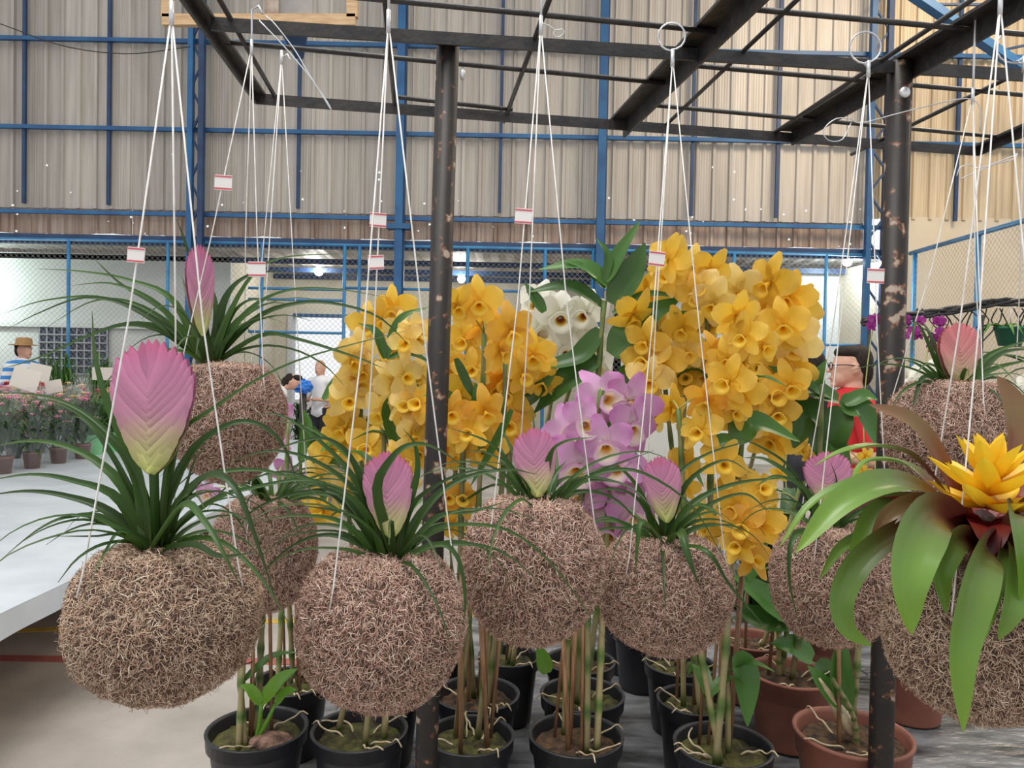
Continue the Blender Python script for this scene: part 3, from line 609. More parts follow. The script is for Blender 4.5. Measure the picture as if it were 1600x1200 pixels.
koke('moss ball hung at the back with a narrow edge-on pink quill, above the largest one', (357, 662), 172, 1.37, (393, 75), (328, 560),
     [((314, 520), (311, 382), 44, (0.75, -0.6, 0))],
     [((320, 550), (270, 470), (200, 438), (130, 425), (58, 420)), (8, (315, 550), (260, 490), (190, 445), (145, 402)), ((315, 555), (250, 480), (180, 445), (108, 446)), ((310, 555), (240, 500), (160, 466), (70, 470), (0, 492)),
      ((315, 560), (260, 515), (200, 478), (130, 466), (60, 490), (8, 516)), ((310, 560), (260, 505), (200, 472), (140, 473), (66, 516)), (14, (300, 560), (260, 520), (200, 508), (140, 525), (60, 560), (0, 577)),
      (8, (325, 550), (310, 450), (290, 380), (276, 342)), ((335, 550), (360, 490), (400, 425), (450, 402), (550, 396)), ((340, 550), (380, 495), (440, 457), (520, 452), (610, 466)), (12, (345, 555), (400, 500), (460, 476), (520, 475), (590, 495), (640, 540)),
      ((345, 560), (410, 525), (470, 532), (560, 560), (600, 576)), (14, (340, 555), (352, 470), (392, 430), (450, 425)), (12, (335, 555), (360, 500), (390, 470), (440, 470)), (12, (318, 550), (300, 480), (283, 430)), (9, (330, 550), (338, 480), (320, 440), (290, 440))],
     14, 10, 1, tags=[(279, 288), (427, 424)], seed=2, hpx=182, rot=3.20)
koke('moss ball half hidden behind the two front ones, leaves only', (412, 868), 160, 1.58, (440, 90), (425, 785), [], [], 22, 9, 2, seed=3, hpx=175, rlen=(.18, .34))
koke('pink-brown moss ball with a plump pink quill in front of the left post', (597, 985), 258, 0.953, (607, 34), (612, 872),
     [((612, 832), (603, 704), 74, (0.1, -1, 0.05))],
     [((605, 860), (570, 800), (520, 762), (460, 745), (395, 742)), ((600, 865), (550, 800), (480, 748), (420, 740), (355, 772)), ((600, 860), (560, 760), (500, 690), (440, 650), (395, 648)), ((605, 860), (580, 770), (540, 710), (480, 668), (415, 656)),
      ((600, 870), (540, 820), (470, 806), (395, 815)), ((600, 875), (550, 845), (500, 837), (450, 858), (405, 900)), (14, (610, 850, -.01), (588, 775, -.03), (610, 720, -.04), (640, 696, -.04), (680, 700, -.03), (738, 740, -.02)), ((620, 860), (640, 800), (680, 760), (740, 736), (800, 737)),
      (13, (625, 865), (660, 800), (715, 752), (790, 734), (840, 742)), (9, (630, 870), (670, 832), (730, 820), (800, 832), (870, 890), (948, 1002)), ((635, 875), (680, 852), (715, 872), (727, 940), (718, 1000)), (10, (605, 860), (560, 740), (520, 690), (470, 690), (400, 715)),
      (12, (622, 860), (648, 760), (649, 700), (630, 670)), ((600, 865), (540, 780), (470, 770), (400, 795), (370, 830)), ((600, 865), (555, 770), (490, 720), (420, 705), (350, 725)), ((628, 865), (680, 810), (740, 800), (800, 780)), (14, (612, 865), (590, 800), (545, 740), (500, 725)), (13, (605, 868), (565, 820), (530, 800), (470, 790))],
     14, 10, 1, tags=[(570, 405), (568, 338)], seed=4, hpx=237, rot=3.70, rlen=(.16, .26))
koke('moss ball between the two posts beside the pink orchid, quill behind thin leaves', (833, 892), 219, 1.15, (845, 40), (842, 795),
     [((840, 770), (833, 668), 66)],
     [(15, (830, 790), (812, 730), (785, 672)), (15, (838, 795), (800, 740), (778, 690)), (12, (845, 800), (858, 720), (880, 692), (928, 683)), (9, (842, 795), (838, 700), (832, 640)), ((850, 800), (890, 762), (940, 735), (1022, 704)), ((855, 800), (910, 752), (960, 735), (1010, 742), (1080, 790), (1135, 880)),
      ((825, 795), (790, 720), (760, 690), (700, 668)), (13, (848, 800), (868, 745), (870, 700)), ((850, 800), (900, 770), (960, 780), (1010, 830)), (12, (845, 800), (862, 750), (885, 720))], 10, 10, 2, tags=[(806, 343)], seed=5, hpx=223, rot=3.45)
koke('moss ball hung from a wire ring in front of the big yellow orchid', (1038, 930), 206, 1.27, (1051, 92, .05), (1037, 845),
     [((1042, 810), (1030, 712), 56)],
     [((1030, 835), (1000, 785), (960, 765), (900, 772)), ((1035, 835), (1050, 760), (1100, 712), (1205, 680)), (13, (1040, 840), (1080, 790), (1150, 756), (1245, 745)), ((1040, 840), (1090, 800), (1160, 772), (1202, 800)), (10, (1020, 845, -.02), (1005, 815, -.09), (996, 850, -.11), (993, 900, -.11)),
      (17, (1055, 840, -.02), (1062, 832, -.08), (1075, 870, -.11), (1092, 915, -.11)), (10, (1060, 840), (1100, 860, -.1), (1140, 915, -.1), (1200, 985, -.1)), ((1020, 840), (960, 812), (925, 814)), ((1045, 840), (1070, 760), (1130, 720), (1175, 740)), ((1030, 840), (1000, 770), (960, 730), (900, 745)), (12, (1035, 840), (1020, 770), (995, 720))],
     12, 9, 1, ring=(1050, 56, 21), tags=[(1019, 403)], seed=6, hpx=178, rot=3.38)
koke('moss ball hung by the right post with dusky pink quill among yellow sprays', (1300, 915), 186, 1.335, (1357, 108), (1293, 830),
     [((1297, 785), (1290, 705), 70)],
     [((1285, 820), (1240, 740), (1190, 700), (1140, 680)), (11, (1270, 830, -.02), (1243, 835, -.1), (1232, 900, -.12), (1250, 985, -.11)), (8, (1315, 830, -.03), (1328, 860, -.1), (1332, 930, -.11)), (14, (1285, 825), (1250, 760), (1200, 720), (1160, 715)), (13, (1290, 825), (1260, 770), (1215, 745), (1180, 760)),
      (8, (1305, 820), (1306, 760), (1297, 720)), ((1300, 825), (1330, 780), (1380, 770))], 9, 9, 2, ring=(1353, 73, 24), tags=[(1354, 432)], seed=7, hpx=182, rot=3.50)
koke('moss ball behind the yellow bromeliad with a salmon quill', (1485, 690), 190, 1.34, (1520, 150), (1490, 620),
     [((1500, 600), (1497, 503), 70)],
     [(12, (1480, 610), (1440, 575), (1412, 562)), (10, (1480, 605), (1450, 540), (1430, 505), (1424, 560)), (13, (1475, 612), (1445, 590), (1425, 640)), (14, (1510, 605), (1540, 560), (1610, 530)), (14, (1505, 605), (1545, 580), (1620, 560)), (12, (1480, 610), (1455, 530), (1440, 500)), (13, (1515, 610), (1560, 555), (1630, 545)), (9, (1498, 605), (1500, 560), (1498, 525))],
     14, 11, 1, seed=8, hpx=185, bractm=BRACT2, rlen=(.10, .2))
koke('moss ball hung beyond the salmon-quilled one by the rack corner', (1680, 720), 190, 1.5, (1600, 100, -.1), (1680, 630), [], [], 14, 10, 0, ring=(1583, 72, 24), seed=9)

# yellow bromeliad
bt, bp, br = koke('tan moss ball under the broad-leaved bromeliad with yellow star', (1525, 1000), 268, 0.95, (1563, 5), (1535, 860), [], [], 0, 11, 0, seed=10, hpx=238, rot=3.4)
D = 0.93 * K; cr = at(1535, 850, D)
strap = lambda t: (0.66 + 0.44 * min(1, t * 2)) * (1 - t ** 3.4) ** 0.8 + .01
for wd, m, hint, pts in [(44, BROMR, (.3, -1, .6), [(1490, 790, .02), (1468, 720, .03), (1425, 660, .03), (1358, 632, .03)]), (66, BROMR, (0, -1, .2), [(1565, 780, .06), (1590, 700, .10), (1585, 640, .12), (1558, 587, .13)]),
     (30, BROM, (0, 0, 1), [(1520, 830, .02), (1440, 725, .03), (1380, 698, .02), (1320, 705, .0), (1272, 728, .0)]), (56, BROM, (.2, -.6, 1), [(1530, 850, 0), (1450, 770, -.04), (1380, 757, -.07), (1310, 790, -.09), (1243, 864, -.10)]),
     (24, BROM, (0, -.2, 1), [(1530, 845, .02), (1430, 752, .02), (1350, 748, .02), (1270, 785, .01), (1218, 855, 0)]), (46, BROM, (-.3, -1, .5), [(1530, 850, .02), (1440, 790, .02), (1375, 800, .02), (1345, 850, .01), (1330, 900, 0)]),
     (42, BROM, (-.4, -1, .5), [(1530, 855, 0), (1440, 820, -.05), (1360, 862, -.07), (1318, 925, -.08), (1322, 980, -.08), (1362, 1010, -.08)]), (76, BROM, (0, -1, .4), [(1530, 855, 0), (1470, 802, -.07), (1435, 840, -.11), (1418, 910, -.13), (1424, 992, -.13)]),
     (60, BROM, (0, -1, .1), [(1535, 858, -.02), (1545, 850, -.09), (1528, 910, -.13), (1502, 1020, -.14), (1505, 1145, -.14)]), (36, BROM, (.5, -1, .2), [(1545, 858, -.01), (1565, 850, -.07), (1550, 930, -.11), (1531, 1012, -.12)]),
     (26, BROM, (0, -1, .3), [(1520, 850, .03), (1400, 830, .05), (1320, 850, .05), (1280, 905, .05)]), (50, BROM, (0, -1, .4), [(1545, 855, -.01), (1580, 800, -.07), (1600, 830, -.11), (1606, 900, -.12), (1595, 945, -.12)]),
     (56, BROM, (0, -.6, 1), [(1550, 850, 0), (1620, 780, -.05), (1700, 790, -.08), (1760, 860, -.1)]), (50, BROM, (0, -.4, 1), [(1550, 845, .04), (1640, 740, .08), (1720, 740, .1), (1790, 800, .1)]), (44, BROMR, (-.3, -1, .6), [(1560, 800, .05), (1640, 700, .08), (1700, 660, .08)]),
     (60, BROM, (.3, -1, .2), [(1560, 860, -.02), (1620, 860, -.1), (1660, 940, -.13), (1670, 1050, -.13)]), (44, BROM, (.2, -1, .2), [(1525, 858, -.01), (1500, 840, -.08), (1470, 890, -.11), (1478, 960, -.11)]), (40, BROM, (-.2, -1, .2), [(1550, 860, -.02), (1590, 860, -.09), (1585, 940, -.12), (1560, 1000, -.12)]), (40, BROMR, (0, -.7, .7), [(1500, 830, .0), (1465, 790, -.03), (1400, 800, -.05), (1360, 845, -.05)]), (34, BROM, (0, 0, 1), [(1500, 830, .06), (1430, 735, .10), (1360, 720, .12), (1330, 750, .12)])]:
    P = [at(*q[:2], D + q[2]) for q in pts]; P[0] = cr + (P[0] - cr) * 0.35
    MB().leaf(P, wd * D / F * .86, hint, chan=0.22, n=20, prof=strap).out('leaf', m, bt)
for i in range(13):     # maroon heart leaves
    a = i * 2.4; h = Vector((math.cos(a), math.sin(a), 0)); L = R(.07, .10)
    MB().leaf([cr - Vector((0, 0, .01)), cr + h * L * .5 + Vector((0, 0, L * .35)), cr + h * L + Vector((0, 0, L * .38)), cr + h * L * 1.4 + Vector((0, 0, L * .12))], 0.038, chan=0.2, n=12, prof=strap).out('heart_leaf', BROMI, bt)
sc = at(1545, 815, D - 0.02); MB().tube([cr - Vector((0, 0, .02)), sc], [.012, .010], 10).out('flower_stalk', BROMI, bt)
sc0 = at(1545, 768, D - 0.02)
for j, (n, el, L0, m, zz) in enumerate(((7, 0.15, .056, BROMI, -.045), (8, .25, .074, STAR, -.02), (8, .50, .072, STAR, -.004), (6, .85, .060, STAR, .010), (4, 1.2, .048, STAR, .018))):
    for i in range(n):
        a = 2 * math.pi * (i + .5 * (j % 2)) / n + .2 + R(-.1, .1); h = Vector((math.cos(a), math.sin(a), 0)); e = el + R(-.12, .12); b = sc0 + Vector((0, 0, zz * .8)); L = L0 * .86; dv = h * math.cos(e) + Vector((0, 0, math.sin(e)))
        MB().leaf([b, b + dv * L * .5 + Vector((0, 0, -.002)), b + dv * L + Vector((0, 0, .006))], 0.026, chan=0.35, n=9, prof=lambda t: (.75 + t * .6) * (1 - t ** 2.2) ** .9 + .02).out('star_bract' if m is STAR else 'red_bract', m, bt)

# ================================================================== ORCHIDS
def tepal(mb, ang, L, W, curl, wave, n=6, tip=0.5):
    ca, sa = math.cos(ang), math.sin(ang); V = []; T = []
    for i in range(n + 1):
        t = i / n; hw = W * 0.5 * (math.sin(math.pi * min(1, 0.10 + 0.86 * t) ** tip)) ** 0.75 + 0.004
        for u in (-1, -0.5, 0, 0.5, 1):
            x = L * t; y = hw * u; z = 0.10 * t - curl * t * t + 0.04 * u * u * (1 - t) + wave * math.sin(t * 9 + u * 3) * abs(u)
            V.append((x * ca - y * sa, x * sa + y * ca, z)); T.append(t)
    mb.add(V, [(i*5+j, i*5+j+1, (i+1)*5+j+1, (i+1)*5+j) for i in range(n) for j in range(4)], T)
def flower_meshes(tag, pm, lm, n=3, pw=.42, swd=.29, lip=.245, wave=.026):
    out = []
    for k in range(n):
        mb = MB(); c = R(.05, .26)
        for a in (90, 234, 306): tepal(mb, math.radians(a + R(-9, 9)), R(.47, .53), swd * R(.9, 1.1), c + R(-.08, .12), wave * .8, tip=1.0)
        for a in (18, 162): tepal(mb, math.radians(a + R(-9, 9)), R(.46, .52), pw * R(.9, 1.1), c * .6 + R(-.1, .12), wave * 1.6, tip=1.2)
        me = mb.mesh('flower'); me.materials.append(pm)
        mb = MB(); V = []; T = []; nn = 14; prof = [(0.02, -.02), (.05, .06), (.075, .14), (.11, .22), (.17, .27), (.20, .26)]
        for i, (r, z) in enumerate(prof):
            for j in range(nn):
                a = 2 * math.pi * j / nn; g = lip / .30 * (1 + .10 * math.sin(a * 7) * (i > 3)) * (1 if math.sin(a) < .3 else .78)
                V.append((math.cos(a) * r * g, math.sin(a) * r * g * 1.02 - z * .42 - .01, z * .9)); T.append(i / 5)
        mb.add(V, [(i*nn+j, i*nn+(j+1)%nn, (i+1)*nn+(j+1)%nn, (i+1)*nn+j) for i in range(5) for j in range(nn)], T)
        lp = mb.mesh('lip'); lp.materials.append(lm); out.append((me, lp))
    return out
FY = flower_meshes('y', YEL, LIPY, 4); FP = flower_meshes('p', YELP, LIPY, 3); FO = flower_meshes('o', YELO, LIPY, 3)
FPK = flower_meshes('pk', PUR, LIPP, 3, .46, .27, .36); FW_ = flower_meshes('w', WHI, LIPW, 2, .48, .34, .34)
FWS = flower_meshes('ws', WHI, WHI, 2, .55, .34, .2); FMG = flower_meshes('mg', MAG, MAG, 2, .5, .34, .22)
def face(p, to, rollr=.5, s=.08):
    z = (to - p).normalized(); x = Vector((0, 0, 1)).cross(z); x = x.normalized() if x.length > .05 else Vector((1, 0, 0)); y = z.cross(x)
    m = Matrix((x, y, z)).transposed().to_4x4() @ Matrix.Rotation(R(-rollr, rollr), 4, 'Z') @ Matrix.Scale(s, 4); m.translation = p; return m
def flower(parent, p, s, fam, canes=None, spread=.7, toward=None, down=0):
    me, lp = random.choice(fam); d = (EYE - p).normalized() if toward is None else toward
    d = (d + Vector((R(-spread, spread), R(-spread*.4, spread*.4), R(-spread*.7, spread*.5) - down))).normalized()
    mw = face(p, p + d, .5, s); f = link('flower', me, None, parent, mw); link('lip', lp, None, f, mw)
    if canes:
        best = min((q for c in canes for q in c), key=lambda q: (q - p).length + (0.05 if q.z > p.z + .04 else 0))
        if (best - p).length < .30:
            b = p - d * s * .08; MB().tube(spline([best, best.lerp(b, .55) + Vector((0, 0, .012)), b - d * .012, b], 7), .0016, 5).out('pedicel', PED, f)
    return f
def pot(t, c, rim, h, m, soil, nroots=4, style=0):
    c = Vector(c); r = rim / 2
    prof = [(0, .004), (r * .70, .004), (r * .72, 0), (r * .74, .004), (r * .90, h * .80), (r * .905, h * .82), (r * .97, h * .83), (r * .985, h * .985), (r, h * .99), (r, h), (r * .93, h), (r * .92, h * .97), (r * .86, h * .80), (r * .8, h * .6)]
    if style: prof = [(0, .004), (r * .74, .004), (r * .76, 0), (r * .78, .004), (r * .89, h * .70), (r * .90, h * .71), (r * .94, h * .72), (r * .96, h * .96), (r, h * .965), (r, h), (r * .94, h), (r * .92, h * .95), (r * .87, h * .80), (r * .8, h * .6)]
    MB().lathe(prof, 36, c).out('pot', m, t)
    V = [c + Vector((0, 0, h * .86))]; Fc = []; nr, ns = 7, 30
    for i in range(1, nr + 1):
        for j in range(ns):
            a = 2*math.pi*j/ns; q = r * .875 * i / nr; V.append(c + Vector((q*math.cos(a), q*math.sin(a), h * .86 + R(-.004, .006) - (.004 if i == nr else 0))))
    for j in range(ns): Fc.append((0, 1 + j, 1 + (j+1) % ns))
    for i in range(nr - 1):
        for j in range(ns): Fc.append((1+i*ns+j, 1+(i+1)*ns+j, 1+(i+1)*ns+(j+1)%ns, 1+i*ns+(j+1)%ns))
    MB().add(V, Fc).out('soil', soil, t)
    for k in range(nroots):
        a = R(0, 6.28) if k else R(-2.6, -.5); v = c + Vector((math.cos(a)*r*.35, math.sin(a)*r*.35, h*.87)); pts = [v.copy()]
        for s in range(6):
            a += R(-.5, .5); v = v + Vector((math.cos(a), math.sin(a), 0)) * r * .13; q = v.copy(); rr2 = (v - c).to_2d().length
            q.z = c.z + h * (.90 + .02 * s) + R(0, .006)
            if rr2 > r * .9: q.z = c.z + h * 1.03 - max(0, rr2 - r * 1.02) * 1.5
            pts.append(q)
        MB().tube(spline(pts, 16), [.0022 * (1 - .4 * i / 15) for i in range(16)], 5).out('root', ROOT, t)
HP = 0.15
def cane(t, b, top, r=.0065, m=CANE, bow=.02, nodes=7):
    md = b.lerp(top, .5) + Vector((R(-bow, bow), R(-bow, bow), 0)); P = spline([b, md, top], nodes * 3 + 1); rad = []
    for i in range(len(P)): rad.append(r * (1.15 if i % 3 == 0 else .9) * (1 - .25 * i / len(P)) * (.8 if i == 0 else 1))
    MB().tube(P, rad, 8, t=[(.95 if i % 3 == 0 else .15 + .5 * i / len(P)) for i in range(len(P))]).out('cane', m, t); return P
def oleaf(t, pts, D, wpx, m=OLEAF, hint=(0, -.7, .7), chan=.18):
    P = [at(q[0], q[1], D + (q[2] if len(q) > 2 else 0)) for q in pts]
    MB().leaf(P, wpx * D / F, hint, chan=chan, n=14, prof=lanc, wave=.04).out('leaf', m, t)
def orchid(label, rimc, rimw, canes, flowers, fam, fs=80, pm=BPOT, soil=SOIL, stakes=2, leaves=(), D=None, nroots=4, seed=0, jit=.07, h=HP, style=0, fill=0, extra_leaves=0, group=None, D_f=0):
    random.seed(500 + seed)
    c = onz(*rimc, ZT + h); rim = rimw * c.y / F; c.z = ZT + .004
    t = thing('potted_orchid', c, label, 'orchid', group)
    pot(t, c, rim, h, pm, soil, nroots, style); Dp = c.y; CP = []
    for cx in canes:
        top = at(cx[0], cx[1], Dp + (cx[2] if len(cx) > 2 else R(-.04, .04))); b = c + Vector((R(-.3, .3) * rim, R(-.25, .25) * rim, h * .84)) * 1.0
        if len(cx) > 3: b.x = at(cx[3], rimc[1], Dp).x
        CP.append(cane(t, b, top, R(.0055, .0075)))
    for s in range(stakes):
        b = c + Vector((R(-.22, .22) * rim, R(-.22, .22) * rim, h * .75)); tp = b + Vector((R(-.03, .03), R(-.03, .03), R(.30, .42)))
        MB().tube([b, tp], R(.003, .0045), 6).out('stake', STAKE, t)
    if len(CP) > 1:
        q = CP[0][8]; MB().tube([q + Vector((.02*math.cos(i*.7), .02*math.sin(i*.7), .002*math.sin(i))) for i in range(10)], .0012, 4).out('tie_wire', STEEL, t)
    for (px, py, *o) in flowers:
        p = at(px + R(-4, 4), py + R(-4, 4), Dp + D_f + R(-jit, jit) + (o[0] if o else 0)); flower(t, p, fs * .88 * Dp / F * R(.86, 1.12), random.choice(fam) if isinstance(fam[0], list) else fam, CP)
    for k in range(fill):
        cp = random.choice(CP); q = cp[random.randint(len(cp)//2, len(cp) - 1)]; p = q + Vector((R(-.06, .06), R(0, .09), R(-.03, .05)))
        flower(t, p, fs * .85 * Dp / F * R(.85, 1.05), random.choice(fam) if isinstance(fam[0], list) else fam, CP, 1.3)
    for lf in leaves: oleaf(t, lf[1:], Dp, lf[0])
    for k in range(extra_leaves):
        cp = random.choice(CP); q = cp[random.randint(4, len(cp) - 3)]; a = R(0, 6.28); hh = Vector((math.cos(a), math.sin(a), 0)); L = R(.08, .13)
        MB().leaf([q, q + hh * L * .5 + Vector((0, 0, L * .3)), q + hh * L + Vector((0, 0, L * R(-.1, .35)))], R(.022, .03), chan=.18, n=10, prof=lanc).out('leaf', OLEAF, t)
    return t, CP, Dp
GRP = 'potted orchids on the grey table'
def shoot(t, px0, py0, tips, D, stem=5):
    b = at(px0, py0, D)
    for i, (sx, sy, tx, ty, w) in enumerate(tips):
        q = at(sx, sy, D); MB().tube(spline([b, b.lerp(q, .5) + Vector((.002, 0, 0)), q], 6), [.005, .0045, .004, .004, .0035, .003], 7).out('young_shoot', OLEAFB, t)
        tp = at(tx, ty, D - .02); MB().leaf([q, q.lerp(tp, .5) + Vector((0, 0, .008)), tp], w * D / F, (0, -.7, .7), chan=.2, n=10, prof=lanc).out('leaf', OLEAFB, t)
Y1 = [(584, 605), (585, 668), (616, 487), (597, 497), (578, 510), (548, 562), (552, 594), (570, 576), (538, 650), (546, 626), (559, 545), (546, 681), (512, 700), (537, 662), (505, 795), (543, 763), (500, 740), (570, 700)]
t, CP, Dp = orchid('green-caned orchid in a black pot with a bright young shoot', (402, 1140), 157, [(398, 830, .05, 385), (385, 850, .05, 392), (415, 840, .08, 398)], [], FP, 72, stakes=3, seed=1, extra_leaves=2)
shoot(t, 400, 1158, [(408, 1100, 375, 1070, 18), (409, 1098, 465, 1045, 26), (430, 1100, 463, 1078, 18)], Dp - .02)
random.seed(3); MB().sphere(onz(425, 1150, ZT + HP) - Vector((0, 0, .012)), .035, 16, 10, (1.2, .8, .5)).out('moss_clump', MOSS, t)
orchid('yellow orchid in a black pot directly under the plump-quilled moss ball', (562, 1142), 152, [(630, 520, .05), (650, 600, .05), (600, 580, .05)], [(638, 529), (632, 586), (651, 586), (635, 636), (657, 630), (626, 522), (651, 516), (616, 551), (613, 595), (645, 674), (654, 706), (651, 655), (600, 640), (630, 720)], [FP, FY, FP], 80, stakes=2, seed=2, fill=2, extra_leaves=3, nroots=5,
       leaves=[(16, (602, 560), (588, 520), (560, 505)), (16, (604, 560), (625, 500), (670, 480)), (14, (605, 560), (640, 552), (675, 568)), (34, (620, 690), (612, 640), (608, 618))])
orchid('orange yellow orchid in a black pot against the left post with tall brown stakes', (735, 1150), 140, [(757, 520, .03, 710), (728, 560, .05, 720), (790, 560, .06, 745)], [(763, 502), (725, 527), (749, 472), (714, 478), (740, 576), (797, 513), (784, 545), (759, 640), (721, 658), (759, 706), (717, 693), (721, 782), (708, 643), (711, 620), (733, 677)], [FY, FO, FO], 84, stakes=5, seed=3, fill=2, extra_leaves=4, nroots=6,
       leaves=[(15, (800, 640), (770, 700), (735, 760)), (16, (712, 560), (730, 600), (742, 625)), (26, (745, 660), (748, 625), (742, 598))])
orchid('pink and white orchid in a black pot with two green shoots', (900, 1150), 151, [(940, 610, .0, 885), (960, 650, 0, 930), (900, 680, 0, 915)], [(910, 660, -.05), (947, 695, -.08), (987, 660, -.03), (940, 620), (987, 628), (903, 722, -.04), (967, 727), (980, 750), (890, 680), (915, 775), (985, 800), (955, 830), (940, 770)], FPK, 112, stakes=4, seed=4, jit=.03, soil=SOILB)
t, CP, Dp = orchid('tall leafy orchid cane without flowers in a black pot beside the pink one', (910, 1086), 134, [(944, 470, .0, 900), (950, 600, .02, 915)], [], FPK, stakes=2, seed=5,
       leaves=[(30, (950, 445), (910, 415), (842, 421)), (28, (942, 478), (890, 448), (822, 457)), (26, (945, 440), (965, 400), (1000, 345)), (14, (945, 440), (950, 400), (932, 372)), (48, (957, 475), (985, 430), (1008, 380)), (16, (958, 490), (1010, 460), (1080, 468)), (58, (958, 556), (1000, 505), (1065, 465)),
               (36, (938, 515), (900, 560), (826, 575)), (50, (935, 560), (890, 590), (835, 645)), (22, (850, 488), (835, 465), (820, 442)), (18, (945, 450), (915, 420), (880, 406)), (30, (975, 600), (985, 580), (1020, 590))])
oleaf(t, [(855, 1052), (848, 1030), (840, 1005)], Dp, 26, OLEAFB)
Y3 = [(1057, 410), (1080, 417), (1107, 420), (1047, 403), (1043, 433), (1100, 447), (1090, 463), (1113, 470), (1070, 507), (1110, 507), (1033, 507), (1013, 530), (1010, 460), (987, 490), (1007, 557), (1033, 570), (1070, 547), (1013, 593), (997, 590), (1020, 647), (1070, 593), (1100, 580)]
Y4 = [(1113, 547), (1133, 563), (1143, 593), (1110, 623), (1130, 607), (1160, 613), (1150, 647), (1093, 670), (1070, 730), (1132, 720), (1145, 742), (1150, 790), (1162, 815), (1185, 820), (1132, 815), (1172, 870), (1157, 850), (1190, 760), (1150, 493), (1163, 527), (1187, 537), (1155, 655), (1050, 640)]
Y5 = [(1153, 457), (1203, 437), (1180, 450), (1237, 463), (1213, 483), (1243, 483), (1237, 523), (1240, 547), (1230, 580), (1230, 600), (1180, 600), (1203, 617), (1217, 647), (1207, 687), (1180, 640), (1195, 570), (1205, 520), (1225, 505)]
orchid('bright yellow orchid in a black pot with thick bundled canes', (1130, 1165), 156, [(1140, 560, .05, 1110), (1060, 640, .0, 1120), (1165, 640, .02, 1140)], Y4, [FY, FY, FO], 86, stakes=5, seed=6, fill=4, extra_leaves=8, nroots=4,
       leaves=[(46, (1150, 1020), (1165, 1060), (1168, 1135)), (30, (1100, 715), (1130, 690), (1160, 690)), (44, (1150, 690), (1180, 660), (1250, 690))])
orchid('yellow orchid reaching up to the highest blooms in a black pot', (1085, 1095), 118, [(1075, 420, .04, 1070), (1030, 520, .05, 1090), (1105, 480, .0, 1100)], Y3, [FY, FY, FP], 88, stakes=4, seed=7, fill=4, extra_leaves=8, leaves=[(24, (1080, 560), (1050, 545), (1020, 560)), (40, (960, 690), (985, 650), (1015, 640))])
orchid('yellow orchid bending towards the pale wall, in a black pot behind', (1062, 1038), 112, [(1200, 470, .0, 1080), (1180, 520, .0, 1070), (1225, 540, 0, 1090)], Y5, [FY, FY, FP], 96, stakes=2, seed=8, fill=2, extra_leaves=5, D_f=-.05,
       leaves=[(30, (1150, 600), (1180, 570), (1225, 560)), (26, (1160, 610), (1195, 585), (1230, 590)), (40, (1200, 650), (1225, 640), (1260, 665))])
orchid('white orchid with dark throats in a black pot behind', (795, 1026), 98, [(880, 520, 0, 795), (915, 520, 0, 800)], [(873, 490, -.08), (915, 488, -.08), (842, 520, -.08), (932, 540, -.04), (893, 498, -.03), (880, 550), (845, 478), (925, 565)], FW_, 88, stakes=2, seed=9, jit=.03, leaves=[(26, (770, 1030), (775, 1000), (778, 965)), (24, (1000, 590), (1015, 560), (1040, 560))])
orchid('orange yellow orchid behind the left post, black pot with rusty moss', (745, 1085), 136, [(810, 540, 0, 750), (800, 600, 0, 760), (690, 560, 0, 740)], [(816, 551), (806, 560), (797, 614), (819, 580), (809, 646), (790, 589), (847, 598), (770, 600), (700, 560), (700, 700), (790, 660), (835, 550), (740, 630)], [FO, FY], 94, stakes=3, seed=10, fill=2, extra_leaves=5, soil=SOILB, leaves=[(34, (790, 640), (830, 620), (870, 580))])
orchid('pale yellow orchid in a black pot behind the straw-caned one', (600, 1078), 120, [(560, 560, 0, 590), (530, 620, 0, 580), (595, 520, 0, 600)], Y1, [FP, FP, FY], 84, stakes=3, seed=11, fill=0, extra_leaves=4, leaves=[(24, (505, 780), (540, 690), (620, 625)), (20, (505, 625), (540, 585), (590, 572))])
orchid('small pink orchid in a black pot behind the one with the bright shoot', (455, 1066), 122, [(450, 660, .05, 440), (435, 740, .05, 450), (470, 700, .05, 462)], [(436, 650, .1), (432, 690, .1), (330, 765, .2), (445, 735, .1), (490, 760, .1), (540, 720, .1)], FPK, 62, stakes=5, seed=12, leaves=[(20, (470, 720), (480, 670), (475, 640)), (24, (480, 740), (500, 700), (490, 665)), (26, (520, 740), (490, 690), (470, 660))], jit=.02)
random.seed(77)
for i, (rc, rw, lab) in enumerate((((906, 1034), 112, 'with pale roots behind the leafy cane'), ((1003, 985), 92, 'standing empty of blooms beyond the gap'), ((975, 962), 84, 'furthest back in the gap between rows'), ((690, 1010), 96, 'far behind the left post'))):
    orchid('bare-caned orchid in a black pot ' + lab, rc, rw, [(rc[0] - 5, rc[1] - 250), (rc[0] + 12, rc[1] - 220)], [], FY, stakes=2, seed=20 + i, soil=SOILB, extra_leaves=3)
# terracotta pots
t, CP, Dp = orchid('leafy orchid in a terracotta pot standing behind the front terracotta one', (1237, 1052), 132, [(1285, 600, -.05, 1240), (1250, 800, 0, 1230), (1215, 880, 0, 1225)], [], FY, pm=TPOT, soil=SOILB, stakes=1, seed=30, style=1, h=.155,
       leaves=[(44, (1310, 625), (1250, 600), (1200, 572)), (30, (1300, 620), (1275, 600), (1292, 562)), (26, (1320, 632), (1350, 618), (1372, 625)), (50, (1315, 640), (1345, 640), (1372, 700)), (60, (1290, 660), (1260, 650), (1240, 700)), (46, (1240, 970), (1190, 930), (1145, 900)), (42, (1240, 975), (1180, 965), (1148, 945)),
               (40, (1270, 1030), (1240, 1010), (1205, 1005)), (44, (1275, 1035), (1290, 1060), (1270, 1080)), (50, (1270, 700), (1300, 690), (1330, 740)), (36, (1170, 830), (1180, 870), (1170, 910)), (60, (1320, 640), (1290, 690), (1300, 740))])
